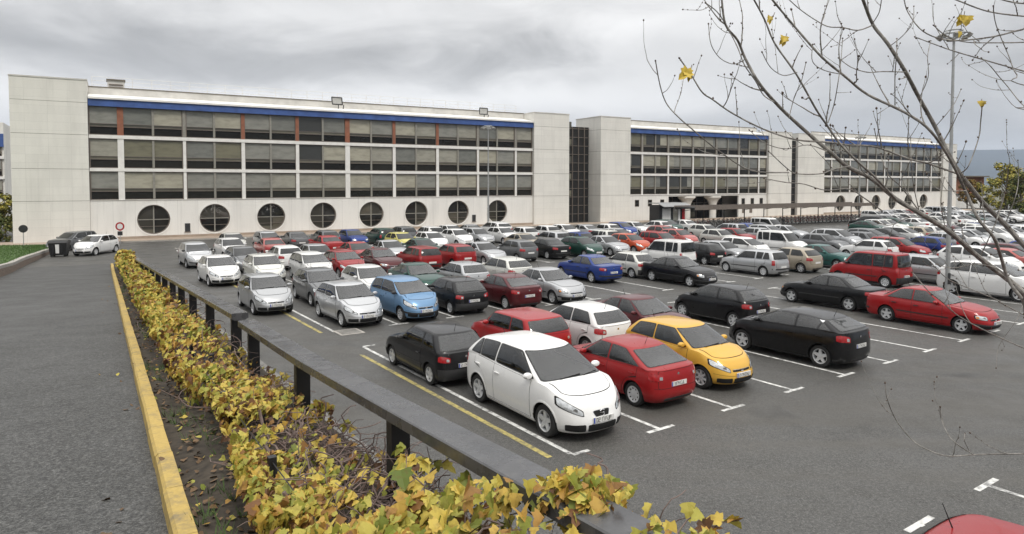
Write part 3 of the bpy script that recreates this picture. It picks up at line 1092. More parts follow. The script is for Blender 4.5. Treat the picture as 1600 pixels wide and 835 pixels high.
class CarShape:
    def __init__(s, name):
        for k, v in dict(doors=4, quarter=False, alloy=5, tails='low', rub=False, bumper=None, boot=False).items():
            setattr(s, k, v)
        for k, v in CAR_SPECS[name].items():
            setattr(s, k, v)
        s.name = name
        h = s.L / 2
        s.zb = 0.20
        s.capF, s.capR = (.95, .55) if s.nF < 3 else (.75, .45)
        s.gF, s.gR = .36, .24
        s.wxf, s.wxr = h - s.fo, -(h - s.ro)
        s.fin = pchip([0, .12, .32, .45, .62, .82, 1.0], [.10, .03, 0, 0.015, .055, .11, .24])
        s.rin = pchip([0, .12, .32, .5, .75, 1.0], [.12, .04, 0, .02, .035, .09])
        s.wp = pchip([0, .1, .3, .55, .72, .9, 1.0], [.90, .955, .985, 1.0, .995, .965, .935])
        pts = [(-h, s.tail - .02), (s.xr, s.belt[1]), (-0.2, (s.belt[0] * .45 + s.belt[1] * .55)), (s.xf, s.cowl), (h - .55, s.nose * .45 + s.cowl * .55 - .01), (h - .22, s.nose + .02), (h, s.nose - .07)]
        if s.boot:
            pts = [(-h, s.tail - .04), (-h + .12, s.tail), (s.xr, s.belt[1])] + pts[2:]
        s.ztop = pchip([p[0] for p in pts], [p[1] for p in pts])
        s.zroof = pchip([p[0] for p in s.roof], [p[1] for p in s.roof])
        s.crown = 0.06

    def z_at(s, x, v):
        return s.zb + v * (s.ztop(x) - s.zb)

    def a_low(s, v, front):
        return s.L / 2 - (s.fin(v) if front else s.rin(v))

    # plan outline: straight flanks with rounded ends (front end capF long, rear end capR long)
    def barrel(s, x):
        return 1 - .045 * (abs(x) / (s.L / 2)) ** 2.2

    def low(s, th, v):
        th = th % (2 * math.pi)
        sg = 1 if th < math.pi else -1
        u = th if th < math.pi else 2 * math.pi - th
        w = s.W / 2 * s.wp(v)
        k = math.pi / 3
        xsF, xsR = s.L / 2 - s.capF, -(s.L / 2 - s.capR)
        if u < k:
            ph = u / k * math.pi / 2
            x = xsF + (s.a_low(v, True) - xsF) * math.cos(ph) ** (2 / s.nF)
            y = w * math.sin(ph) ** (2 / s.nF)
        elif u > 2 * k:
            ph = (math.pi - u) / k * math.pi / 2
            x = xsR - (s.a_low(v, False) + xsR) * math.cos(ph) ** (2 / s.nR)
            y = w * math.sin(ph) ** (2 / s.nR)
        else:
            x = xsF + (xsR - xsF) * (u - k) / k
            y = w
        return Vector((x, sg * y * s.barrel(x), s.z_at(x, v)))

    def end(s, q, v, front=True):
        n = s.nF if front else s.nR
        f = max(0.0, 1 - abs(q) ** n) ** (1 / n)
        if front:
            xs = s.L / 2 - s.capF
            x = xs + (s.a_low(v, True) - xs) * f
        else:
            xs = -(s.L / 2 - s.capR)
            x = xs - (s.a_low(v, False) + xs) * f
        return Vector((x, q * s.W / 2 * s.wp(v) * s.barrel(x), s.z_at(x, v)))

    def halfw(s, x, v):
        w = s.W / 2 * s.wp(v) * s.barrel(x)
        if x >= 0:
            xs, a, n = s.L / 2 - s.capF, s.a_low(v, True), s.nF
        else:
            x, xs, a, n = -x, s.L / 2 - s.capR, s.a_low(v, False), s.nR
        if x > xs:
            w *= max(0.0, 1 - min(1, (x - xs) / (a - xs)) ** n) ** (1 / n)
        return w

    def side(s, x, v, sd=1):
        return Vector((x, sd * s.halfw(x, v), s.z_at(x, v)))

    def cap(s, x, y):
        w = max(s.halfw(x, 1), 1e-4)
        if x >= 0:
            xs, a = s.L / 2 - s.capF, s.a_low(1, True)
        else:
            xs, a = s.L / 2 - s.capR, s.a_low(1, False)
        e = min(1, max(0, (abs(x) - xs) / (a - xs)))
        return Vector((x, y, s.ztop(x) + s.crown * (1 - min(1, abs(y) / w) ** 3) * (1 - e ** 4)))

    # greenhouse
    def gx(s, t):
        bul = 4 * t * (1 - t)
        return s.xf + (s.xft - s.xf) * t + .045 * bul, s.xr + (s.xrt - s.xr) * t - .035 * bul

    def gw(s, t):
        return s.W / 2 * (.925 + (s.wt - .925) * (max(t, 0) ** 1.25) - (.05 * ((t - .88) / .12) ** 2 if t > .88 else 0))

    def gz(s, x, t, y=0.0):
        zb = s.cap(x, y).z + .003
        return zb + t * (s.zroof(x) - zb)

    def gh(s, th, t):
        th = th % (2 * math.pi)
        sg = 1 if th < math.pi else -1
        u = th if th < math.pi else 2 * math.pi - th
        xf, xr = s.gx(t)
        w = s.gw(t)
        k = math.pi / 3
        xsF, xsR = xf - s.gF, xr + s.gR
        e = 2 / 2.7
        if u < k:
            ph = u / k * math.pi / 2
            x, y = xsF + s.gF * math.cos(ph) ** e, w * math.sin(ph) ** e
        elif u > 2 * k:
            ph = (math.pi - u) / k * math.pi / 2
            x, y = xsR - s.gR * math.cos(ph) ** e, w * math.sin(ph) ** e
        else:
            x, y = xsF + (xsR - xsF) * (u - k) / k, w
        return Vector((x, sg * y, s.gz(x, t, y)))

    def gend(s, q, t, front=True):
        xf, xr = s.gx(t)
        f = 1 - max(0.0, 1 - abs(q) ** 2.7) ** (1 / 2.7)
        x = xf - s.gF * f if front else xr + s.gR * f
        return Vector((x, q * s.gw(t), s.gz(x, t, q * s.gw(t))))

    def gside(s, x, t, sd=1):
        xf, xr = s.gx(t)
        w = s.gw(t)
        if x > xf - s.gF:
            w *= max(0.0, 1 - min(1, (x - xf + s.gF) / s.gF) ** 2.7) ** (1 / 2.7)
        elif x < xr + s.gR:
            w *= max(0.0, 1 - min(1, (xr + s.gR - x) / s.gR) ** 2.7) ** (1 / 2.7)
        return Vector((x, sd * w, s.gz(x, t, w)))


def ring_angles(fn, n):
    th = np.linspace(0, 2 * math.pi, 1601)
    p = np.array([fn(a)[:2] for a in th])
    seg = np.linalg.norm(np.diff(p, axis=0), axis=1)
    cum = np.concatenate([[0], np.cumsum(seg)])
    return np.interp(np.linspace(0, cum[-1], n, endpoint=False), cum, th)


def patch(mb, fn, nu, nv, off, mat, rnd=0.0, skirt=True, centre=(0, 0, .7), smooth=True, ring=None):
    """a panel lying on the surface fn(u, v), set proud by off; rnd rounds its corners"""
    us = [i / nu for i in range(nu + 1)]
    vs = [j / nv for j in range(nv + 1)]
    if rnd:
        k = max(3, nv // 3)
        edge = [rnd * (1 - math.cos(math.pi / 2 * i / k)) for i in range(k)]
        vs = edge + [rnd + (1 - 2 * rnd) * j / nv for j in range(nv + 1)] + [1 - e for e in edge[::-1]]
    if ring:        # keep only a border of this width
        us = sorted(set([0, ring[0], 1 - ring[0], 1] + [ring[0] + (1 - 2 * ring[0]) * i / nu for i in range(nu + 1)]))
        vs = sorted(set(vs + [ring[1], 1 - ring[1]]))
        nu = len(us) - 1
    nv = len(vs) - 1
    P = []
    for v in vs:
        row = []
        dd = min(v, 1 - v)
        ins = 0.0
        if rnd and dd < rnd:
            ins = rnd * (1 - math.sqrt(max(0, 1 - ((rnd - dd) / rnd) ** 2))) * .8
        for u in us:
            row.append(fn(ins + (1 - 2 * ins) * u, v))
        P.append(row)
    C = Vector(centre)
    vv, ff = [], []
    nrm = {}
    for j in range(nv + 1):
        for i in range(nu + 1):
            du = P[j][min(i + 1, nu)] - P[j][max(i - 1, 0)]
            dv = P[min(j + 1, nv)][i] - P[max(j - 1, 0)][i]
            n = du.cross(dv)
            n = n.normalized() if n.length > 1e-10 else Vector((0, 0, 1))
            if n.dot(P[j][i] - C) < 0:
                n = -n
            nrm[j, i] = n
            vv.append(P[j][i] + n * off)
    flip = (P[0][1] - P[0][0]).cross(P[min(nv, nv // 2 + 1)][0] - P[nv // 2][0]).dot(nrm[nv // 2, 0]) < 0
    w = nu + 1
    for j in range(nv):
        for i in range(nu):
            if ring and us[i] >= ring[0] - 1e-6 and us[i + 1] <= 1 - ring[0] + 1e-6 and vs[j] >= ring[1] - 1e-6 and vs[j + 1] <= 1 - ring[1] + 1e-6:
                continue
            f = (j * w + i, j * w + i + 1, (j + 1) * w + i + 1, (j + 1) * w + i)
            ff.append(f[::-1] if flip else f)
    if skirt:
        loop = [(0, i) for i in range(nu)] + [(j, nu) for j in range(nv)] + [(nv, i) for i in range(nu, 0, -1)] + [(j, 0) for j in range(nv, 0, -1)]
        base = len(vv)
        for (j, i) in loop:
            vv.append(P[j][i] - nrm[j, i] * .012)
        m = len(loop)
        for k in range(m):
            j, i = loop[k]
            j2, i2 = loop[(k + 1) % m]
            f = (j * w + i, base + k, base + (k + 1) % m, j2 * w + i2)
            ff.append(f[::-1] if flip else f)
    mb.add(vv, ff, mat, smooth)


def loft(mb, rings, mat, cap0=True, cap1=True):
    n = len(rings[0])
    vv = [p for r in rings for p in r]
    ff = []
    for k in range(len(rings) - 1):
        for i in range(n):
            i2 = (i + 1) % n
            ff.append((k * n + i, k * n + i2, (k + 1) * n + i2, (k + 1) * n + i))
    if cap0:
        ff.append(tuple(range(n))[::-1])
    if cap1:
        ff.append(tuple((len(rings) - 1) * n + i for i in range(n)))
    mb.add(vv, ff, mat, True)


def lathe_y(mb, prof, mat, seg=28, y_sign=1, close=False):
    """revolve (radius, y) profile about the local y axis"""
    vv, ff = [], []
    for (r, y) in prof:
        for k in range(seg):
            a = 2 * math.pi * k / seg
            vv.append((r * math.cos(a), y * y_sign, r * math.sin(a)))
    for j in range(len(prof) - 1):
        for k in range(seg):
            k2 = (k + 1) % seg
            f = (j * seg + k, j * seg + k2, (j + 1) * seg + k2, (j + 1) * seg + k)
            ff.append(f if y_sign > 0 else f[::-1])
    mb.add(vv, ff, mat, True)


def build_wheel(Rw, spokes, seg=30):
    """wheel centred on its hub, outer face towards +y: tyre mesh and rim mesh"""
    ty, ri = MB(), MB()
    w = .095
    r1 = Rw * .66
    lathe_y(ty, [(r1, -w), (Rw * .93, -w), (Rw, -w * .72), (Rw, w * .72), (Rw * .955, w * .98), (Rw * .86, w * 1.05), (r1, w * .92), (r1, -w)], RUBBER, seg)
    ri_out = w * .93
    lathe_y(ri, [(r1 * .99, w * .9), (r1 * 1.03, w * 1.02), (r1 * .97, w * 1.0), (r1 * .90, w * .55), (r1 * .90, -w * .2)], RIM, seg)
    lathe_y(ri, [(r1 * .9, -w * .15), (r1 * .6, w * .0), (.0001, w * .05)], SEAM, seg)
    if spokes:
        hub = r1 * .22
        lathe_y(ri, [(hub, w * .2), (hub, w * .72), (hub * .7, w * .8), (.0001, w * .82)], RIM, 14)
        for k in range(spokes):
            a = 2 * math.pi * k / spokes + math.pi / 2
            d = Vector((math.cos(a), 0, math.sin(a)))
            p = Vector((-math.sin(a), 0, math.cos(a)))
            wi, wo = (.26 if spokes == 5 else .17) * r1, (.15 if spokes == 5 else .11) * r1
            n = Vector((0, 1, 0))
            v = []
            for (r, hw, yo, yi) in ((hub * .6, wi, w * .74, w * .45), (r1 * .93, wo, w * .92, w * .5)):
                for sx in (-1, 1):
                    v.append(d * r + p * sx * hw + n * yo)
                    v.append(d * r + p * sx * hw * 1.15 + n * yi)
            ri.add(v, [(0, 4, 6, 2), (1, 5, 4, 0), (2, 6, 7, 3)][::1], RIM)
            ri.f[-3:] = [f[::-1] for f in ri.f[-3:]]
    else:   # pressed wheel trim with slots
        lathe_y(ri, [(r1 * .96, w * .93), (r1 * .8, w * .9), (r1 * .62, w * .72), (r1 * .3, w * .86), (.0001, w * .9)], RIM, seg)
        for k in range(9):
            a = 2 * math.pi * k / 9
            d = Vector((math.cos(a), 0, math.sin(a)))
            p = Vector((-math.sin(a), 0, math.cos(a)))
            ri.obox(d * r1 * .72 + Vector((0, w * .815, 0)), d * r1 * .09 + Vector((0, w * .07, 0)), Vector((0, .008, 0)), p * r1 * .07, SEAM)
    return ty, ri


def boolean_cut(mb, cutters):
    """cut wheel arches out of the closed lower body; returns a new mesh collector"""
    me = mb.mesh('tmp_body')
    ob = bpy.data.objects.new('tmp_body', me)
    COL.objects.link(ob)
    cs = []
    for c in cutters:
        cm = c.mesh('tmp_cut')
        co = bpy.data.objects.new('tmp_cut', cm)
        COL.objects.link(co)
        cs.append(co)
        md = ob.modifiers.new('cut', 'BOOLEAN')
        md.operation = 'DIFFERENCE'
        md.solver = 'EXACT'
        md.object = co
        try:
            md.material_mode = 'TRANSFER'
        except Exception:
            pass
    dg = bpy.context.evaluated_depsgraph_get()
    ev = ob.evaluated_get(dg)
    em = bpy.data.meshes.new_from_object(ev, depsgraph=dg)
    out = MB()
    out.v = [tuple(v.co) for v in em.vertices]
    mats = [m for m in em.materials]
    for p in em.polygons:
        out.f.append(tuple(p.vertices))
        m = mats[p.material_index] if mats else PAINT
        out.m.append(out.mi(m if m else PAINT))
        out.s.append(m == PAINT)
    for o in cs + [ob]:
        bpy.data.objects.remove(o, do_unlink=True)
    return out


def plate_text(mb, txt, origin, ux, uz, h):
    """black plate characters from seven-segment style strokes, lying on the plate"""
    segs = {'0': 'abcdef', '1': 'bc', '2': 'abged', '3': 'abgcd', '4': 'fgbc', '5': 'afgcd', '6': 'afgedc', '7': 'abc', '8': 'abcdefg', '9': 'abcdfg',
            'F': 'aefg', 'J': 'bcde', 'P': 'abefg', 'H': 'bcefg', 'L': 'def', 'C': 'adef', 'S': 'afgcd', 'B': 'abcdefg', 'D': 'abcdef', 'G': 'acdefg', ' ': ''}
    o, ux, uz = Vector(origin), Vector(ux).normalized(), Vector(uz).normalized()
    nr = ux.cross(uz)
    w, t = h * .5, h * .13
    pos = {'a': ((0, 1), (1, 1)), 'b': ((1, 1), (1, .5)), 'c': ((1, .5), (1, 0)), 'd': ((0, 0), (1, 0)), 'e': ((0, .5), (0, 0)), 'f': ((0, 1), (0, .5)), 'g': ((0, .5), (1, .5))}
    x = 0
    for ch in txt:
        for sgm in segs.get(ch, 'abcdefg'):
            (x0, y0), (x1, y1) = pos[sgm]
            p0 = o + ux * (x + x0 * w) + uz * (y0 * h)
            p1 = o + ux * (x + x1 * w) + uz * (y1 * h)
            c = (p0 + p1) / 2
            d = (p1 - p0)
            hl = d.length / 2 + t / 2
            d = d.normalized()
            s = nr.cross(d)
            k = len(sgm)
            mb.add([c + d * hl + s * t / 2, c - d * hl + s * t / 2, c - d * hl - s * t / 2, c + d * hl - s * t / 2], [(0, 1, 2, 3)], INK)
        x += w * (1.45 if ch != ' ' else .6)
    return x


def car_parts(kind, detail='near', emblem=False, plate=None):
    """list of (name, parent name or None, MB, local offset, rotation) for one kind of car"""
    s = CarShape(kind)
    near = detail == 'near'
    parts = []
    seats = []
    nth = 112 if near else (64 if detail == 'mid' else 36)
    # ---- body
    low = MB()
    ths = ring_angles(lambda a: s.low(a, .5), nth)
    lv = [0, .05, .12, .22, .32, .45, .58, .70, .82, .92, .97, 1.0] if near else [0, .12, .32, .55, .8, .95, 1.0]
    rings = [[s.low(a, v) for a in ths] for v in lv]
    top = rings[-1]
    for r in ([.985, .95, .88, .75, .55, .3, .08] if near else [.95, .8, .45, .1]):
        rings.append([s.cap(p.x * r, p.y * r) for p in top])
    loft(low, rings, PAINT)
    cut = []
    ra = s.R + .045
    for wx in (s.wxf, s.wxr):
        for sd in (1, -1):
            c = MB()
            sg = 28 if near else 16
            y0, y1 = sd * (s.W / 2 + .2), sd * (s.W / 2 - .30)
            vv = []
            for y in (y0, y1):
                for k in range(sg):
                    a = 2 * math.pi * (k + .37) / sg
                    vv.append((wx + ra * math.cos(a), y, s.R + .012 + ra * math.sin(a)))
            ff = [(k, (k + 1) % sg, sg + (k + 1) % sg, sg + k) for k in range(sg)] + [tuple(range(sg))[::-1], tuple(range(sg, 2 * sg))]
            if sd > 0:
                ff = [f[::-1] for f in ff]
            c.add(vv, [f[::-1] for f in ff], SEAM)
            cut.append(c)
    body = boolean_cut(low, cut)
    g = MB()
    xf, xr = s.gx(1)
    xc = (xf + xr) / 2

    def xA(t):
        return s.gx(t)[0] - .25 - .10 * (1 - t)

    def xC(t):
        return s.gx(t)[1] + (.34 if not s.boot else .30) - .06 * t
    xB = (s.xft + s.xrt) / 2 + (.10 if s.doors == 4 else -.15)
    xBr = xB - .10
    wins = [(lambda t: xB, xA)]
    if s.quarter:
        xq = s.wxr + .08
        wins += [(lambda t: xq + .05 - .10 * t, lambda t: xBr), (xC, lambda t: xq - .02 - .10 * t)]
    else:
        wins += [(xC, lambda t: xBr)]
    tt0, tt1 = .08, .87
    rq, rt0, rt1 = .87, .08, .90
    gth = ring_angles(lambda a: s.gh(a, .4), 190 if near else max(32, nth * 3 // 4))
    gl = [-.12] + [i / 30 for i in range(27)] + [.90, .95, .985, 1.0] if near else [-.12, .2, .6, .88, 1.0]
    gr = [[s.gh(a, t) for a in gth] for t in gl]
    for r in ([.97, .9, .75, .5, .25, .06] if near else [.85, .4, .08]):
        rr = []
        for p in gr[len(gl) - 1]:
            x, y = xc + (p.x - xc) * r, p.y * r
            rr.append(Vector((x, y, s.zroof(x) + .035 * (1 - r ** 2.2))))
        gr.append(rr)
    if near:
        def open_at(p, t):
            x1, x0 = s.gx(t)
            q = abs(p.y) / s.gw(t)
            if .05 < t < .89 and q < .915 and p.x > x1 - s.gF:
                return True
            if rt0 < t < rt1 and q < rq and p.x < x0 + s.gR:
                return True
            return tt0 < t < tt1 and any(f0(t) < p.x < f1(t) for f0, f1 in wins) and q > .75
        n = len(gth)
        tl_ = gl + [1.0] * (len(gr) - len(gl))
        keep = []
        for k in range(len(gr) - 1):
            for i in range(n):
                i2 = (i + 1) % n
                if k + 1 < len(gl) and all(open_at(gr[kk][ii], tl_[kk]) for kk, ii in ((k, i), (k, i2), (k + 1, i), (k + 1, i2))):
                    continue
                keep.append((k * n + i, k * n + i2, (k + 1) * n + i2, (k + 1) * n + i))
        pts = [p for r in gr for p in r]
        g.add(pts, keep + [tuple((len(gr) - 1) * n + i for i in range(n))], PAINT, True)
        cz = Vector((xc, 0, s.ztop(0) + .1))
        inner = [p + (cz - p).normalized() * .022 for p in pts]
        g.add(inner, [f[::-1] for f in keep] + [tuple((len(gr) - 1) * n + i for i in range(n))[::-1]], INSIDE, True)
        # dark floor of the cabin where the closed lower body meets the greenhouse
        def floor(u, v):
            q = -.96 + 1.92 * v
            x0, x1 = s.gend(q, 0, False).x + .03, s.gend(q, 0).x - .04
            x = x0 + (x1 - x0) * u
            return s.cap(x, q * s.gw(0))
        patch(g, floor, 16, 12, .006, INSIDE, skirt=False)
    else:
        loft(g, gr, PAINT)
    body.merge(g)
    if near:
        zf = s.ztop(0)
        xs_ = s.xft + .02 - .45
        for sd in (1, -1):
            st = MB()
            for (x0, x1, w0, z0, z1) in ((xs_ - .02, xs_ - .16, .23, zf - .05, s.zroof(xs_) - .28), (xs_ - .13, xs_ - .20, .12, s.zroof(xs_) - .27, s.zroof(xs_) - .10)):
                rr = []
                for f_, k_ in ((0, .8), (.15, 1), (.7, .95), (.95, .8), (1, .6)):
                    z = z0 + (z1 - z0) * f_
                    xx = x0 + (x1 - x0) * f_
                    rr.append([Vector((xx + .06 * math.cos(a), sd * .36 + w0 * k_ * math.copysign(abs(math.sin(a)) ** .5, math.sin(a)), z)) for a in np.linspace(0, 2 * math.pi, 14, endpoint=False)])
                loft(st, rr, CLOTH)
            seats.append(('front_seat', None, st))
        st = MB()
        xb_ = s.gx(.8)[1] + .30
        for yc, hw in ((0, .60),):
            rr = [[Vector((xb_ - .12 * f_ + .06 * math.cos(a), hw * k_ * math.copysign(abs(math.sin(a)) ** .35, math.sin(a)), zf - .05 + .22 * f_)) for a in np.linspace(0, 2 * math.pi, 16, endpoint=False)] for f_, k_ in ((0, 1), (.8, 1), (1, .96))]
            loft(st, rr, CLOTH)
        for yc in (-.36, .36):
            rr = [[Vector((xb_ - .15 + .045 * math.cos(a), yc + .12 * k_ * math.copysign(abs(math.sin(a)) ** .5, math.sin(a)), zf + .19 + .13 * f_)) for a in np.linspace(0, 2 * math.pi, 12, endpoint=False)] for f_, k_ in ((0, .8), (.3, 1), (.8, 1), (1, .7))]
            loft(st, rr, CLOTH)
        seats.append(('rear_seat', None, st))
        sw = MB()
        cx_ = s.xft + .02 + .22
        sw.tube([(cx_ + .07 * math.sin(a), .36 + .18 * math.cos(a), zf + .06 + .17 * math.sin(a)) for a in np.linspace(0, 2 * math.pi, 19)], .015, INSIDE, 6, cap=False)
        rr = [[Vector((s.gx(.05)[0] - .30 - .12 * f_ + .16 * math.cos(a), .62 * math.copysign(abs(math.sin(a)) ** .35, math.sin(a)), s.ztop(s.gx(.05)[0] - .4) - .02 + .09 * f_)) for a in np.linspace(0, 2 * math.pi, 16, endpoint=False)] for f_ in (0, .6, 1)]
        loft(sw, rr, INSIDE)
        seats.append(('dashboard', None, sw))
    # wheel arch lips
    if near:
        for wx in (s.wxf, s.wxr):
            for sd in (1, -1):
                def lip(u, v, wx=wx, sd=sd):
                    a = R(8) + (math.pi - R(16)) * u
                    rr = ra - .004 + .032 * v
                    x, z = wx + rr * math.cos(a), s.R + .012 + rr * math.sin(a)
                    vv = (z - s.zb) / (s.ztop(x) - s.zb)
                    p = s.side(x, min(max(vv, 0), 1), sd)
                    return Vector((x, p.y, z))
                patch(body, lip, 18, 2, .007, PAINT)
    # underbody, closing the view under the car
    body.box(s.wxr + ra, s.wxf - ra, -s.W * .40, s.W * .40, .165, .24, SEAM)
    if near or detail == 'mid':
        # seam lines round the bonnet
        def bon(k):
            def f(u, v):
                q = .80 * k * (2 * v - 1)
                x1 = s.end(q, 1).x - .10 + (k - 1) * .6
                x0 = s.gend(q * .98, 0).x + .02
                x = x0 + (x1 - x0) * u
                return s.cap(x, q * s.W / 2 * (.97 - .10 * u))
            return f
        bo = MB()
        patch(bo, bon(1.03), 8, 10, .002, SEAM, rnd=.1, skirt=False)
        patch(bo, bon(1.0), 10, 12, .006, PAINT, rnd=.1)
        parts.append(('bonnet', None, bo))
        # sill and bumper trim
        tr = MB()
        for sd in (1, -1):
            patch(tr, lambda u, v, sd=sd: s.side(s.wxr + ra + .03 + (s.wxf - s.wxr - 2 * ra - .06) * u, .0 + .085 * v, sd), 8, 2, .008, TRIM if s.bumper else PAINT)
            if s.rub:
                patch(tr, lambda u, v, sd=sd: s.side(s.wxr + ra + .06 + (s.wxf - s.wxr - 2 * ra - .12) * u, .40 + .055 * v, sd), 10, 2, .016, TRIM)
        parts.append(('sill_trim', None, tr))
    # bumpers
    for fr, nm in ((True, 'front_bumper'), (False, 'rear_bumper')):
        bm = MB()
        v0, v1 = .06, .44
        if s.bumper == 'black':
            patch(bm, lambda u, v: s.end(-.985 + 1.97 * u, v0 + (v1 - v0) * v, fr), 24 if near else 10, 5, .018, TRIM)
        elif s.bumper == 'strip' or s.rub:
            patch(bm, lambda u, v: s.end(-.985 + 1.97 * u, .29 + .10 * v, fr), 24 if near else 10, 3, .016, TRIM)
        if near and s.bumper != 'black' and s.name not in ('mpv', 'sporty'):
            patch(bm, lambda u, v: s.end(-.97 + 1.94 * u, .455 + .012 * v, fr), 24, 1, .002, SEAM, skirt=False)
        # air intakes low in the nose, diffuser at the tail
        if fr:
            patch(bm, lambda u, v: s.end(-.42 + .84 * u, .08 + .27 * v, fr), 10, 3, .020 if s.bumper == 'black' else .006, SEAM, rnd=.12)
            if near:
                for sg in (1, -1):
                    patch(bm, lambda u, v, sg=sg: s.end(sg * (.48 + .38 * u), .09 + .27 * v * (1 - .25 * u), fr), 5, 3, .020 if s.bumper == 'black' else .006, SEAM, rnd=.12)
        else:
            patch(bm, lambda u, v: s.end(-.6 + 1.2 * u, .04 + .10 * v, fr), 10, 2, .020 if s.bumper == 'black' else .006, TRIM, rnd=.1)
        parts.append((nm, None, bm))
        # plate
        pl = MB()
        q = .26 / (s.W / 2)
        vz = (.345, .49) if fr else ((.50, .64) if s.tails == 'low' else (.42, .56))
        po = .020 if (s.bumper == 'black' or s.rub) else .010
        c0, c1 = s.end(0, vz[0], fr), s.end(0, vz[1], fr)
        zc, hh = (c0.z + c1.z) / 2 + (.045 if fr else 0), .055
        sg = 1 if fr else -1
        xx = max(abs(c0.x), abs(c1.x)) + po
        pl.box(min(sg * (xx - .03), sg * xx), max(sg * (xx - .03), sg * xx), -.26, .26, zc - hh, zc + hh, PLATE)
        if near:
            xb = sg * (xx + .002)
            ya, yb = (.26, .225) if not fr else (-.26, -.225)
            pl.add([(xb, ya, zc - hh), (xb, yb, zc - hh), (xb, yb, zc + hh), (xb, ya, zc + hh)], [(0, 1, 2, 3), ], PLATEBLUE)
            plate_text(pl, plate or '2174 CHJ', (sg * (xx + .003), (-.19 if fr else .19), zc - .036), (0, 1 if fr else -1, 0), (0, 0, 1), .072)
        parts.append(('number_plate', None, pl))
    # ---- glass
    def framed(nm, fn_big, fn, nu, nv, rnd):
        w = MB()
        if near:
            a_, b_ = fn(0, .5), fn(1, .5)
            c_, d_ = fn(.5, 0), fn(.5, 1)
            bu, bv = min(.3, .055 / max((a_ - b_).length, .05)), min(.3, .045 / max((c_ - d_).length, .05))
            patch(w, fn_big, nu, nv, .0045, TRIM, rnd=rnd, skirt=False, ring=(bu + .02, bv + .02))
            patch(w, fn, nu, nv, .008, CLEAR, rnd=rnd, skirt=False)
        else:
            if detail != 'far':
                patch(w, fn_big, nu, nv, .0045, TRIM, rnd=rnd, skirt=False)
            patch(w, fn, nu, nv, .008, GLASS, rnd=rnd)
        parts.append((nm, None, w))
    nu = 12 if near else 6
    framed('windscreen', lambda u, v: s.gend(-.945 + 1.89 * u, .02 + .90 * v), lambda u, v: s.gend(-.915 + 1.83 * u, .05 + .84 * v), nu + 6, 6, .06)
    framed('rear_window', lambda u, v: s.gend(-rq - .03 + 2 * (rq + .03) * u, rt0 - .03 + (rt1 - rt0 + .05) * v, False), lambda u, v: s.gend(-rq + 2 * rq * u, rt0 + (rt1 - rt0) * v, False), nu, 6, .10)

    for sd in (1, -1):
        if near:
            for (f0, f1) in wins:
                framed('side_window', lambda u, v, f0=f0, f1=f1: s.gside((f0(tt0 + (tt1 - tt0) * v) - .03) * (1 - u) + (f1(tt0 + (tt1 - tt0) * v) + .03) * u, tt0 - .035 + (tt1 - tt0 + .07) * v, sd),
                       lambda u, v, f0=f0, f1=f1: s.gside(f0(tt0 + (tt1 - tt0) * v) * (1 - u) + f1(tt0 + (tt1 - tt0) * v) * u, tt0 + (tt1 - tt0) * v, sd), 8, 6, .08)
        else:
            w = MB()
            for (f0, f1) in wins:
                patch(w, lambda u, v, f0=f0, f1=f1: s.gside(f0(tt0 + (tt1 - tt0) * v) * (1 - u) + f1(tt0 + (tt1 - tt0) * v) * u, tt0 + (tt1 - tt0) * v, sd), 5, 3, .006, GLASS, rnd=.08 if detail == 'mid' else 0)
            parts.append(('side_window', None, w))
    # ---- doors
    if detail != 'far':
        xd0 = xA(0) + .08
        xbp = xB - .05
        spans = [(xbp, min(xd0, s.wxf - ra - .10))]
        if s.doors == 4:
            spans.append((max(s.gx(0)[1] + .45, s.wxr - .12), xbp - .015))
        for sd in (1, -1):
            for (x0, x1) in spans:
                dr = MB()

                def dfn(e, x0=x0, x1=x1, sd=sd):
                    def f(u, v):
                        vv = .105 - e * .012 + (.985 - .105 + e * .02) * v
                        z = s.zb + vv * .74
                        xl = x0 - e * .012
                        dz = z - s.R
                        if dz < ra + .06:
                            xl = max(xl, s.wxr + math.sqrt(max(0, (ra + .06) ** 2 - dz * dz)) - e * .012)
                        return s.side(xl + (x1 + e * .012 - xl) * u, vv, sd)
                    return f
                patch(dr, dfn(1), 6, 12, .0015, SEAM, skirt=False)
                patch(dr, dfn(0), 8, 14, .0055, PAINT)
                parts.append(('door', None, dr))
                if near:
                    h = MB()
                    p = s.side(x0 + .16, .80, sd)
                    h.obox(p + Vector((0, sd * .022, 0)), (.085, 0, 0), (0, .014, 0), (0, 0, .014), PAINT if not s.rub else TRIM)
                    parts.append(('door_handle', ('door', len(parts) - 1), h))
    # ---- lights
    for sd in (1, -1):
        hl = MB()
        if s.bumper == 'black' or kind in ('estate', 'saloon', 'hatch3'):
            lf = lambda u, v, e=0: s.end(sd * (.56 - e + (.34 + 2 * e) * u), .66 - e + (.20 + 2 * e) * v)
        elif kind == 'mini':
            lf = lambda u, v, e=0: s.end(sd * (.52 - e + (.32 + 2 * e) * u), .64 - e + (.27 + 2 * e) * v)
        else:
            lf = lambda u, v, e=0: s.end(sd * (.50 - e + (.43 + 2 * e) * u), .60 + .16 * u - e + (.15 + .07 * u + 2 * e) * v)
        if detail != 'far':
            patch(hl, lambda u, v: lf(u, v, .018), 8, 4, .003, SEAM, rnd=.2, skirt=False)
        patch(hl, lambda u, v: lf(u, v), 8 if near else 4, 4, .009, LAMP, rnd=.25 if near else 0)
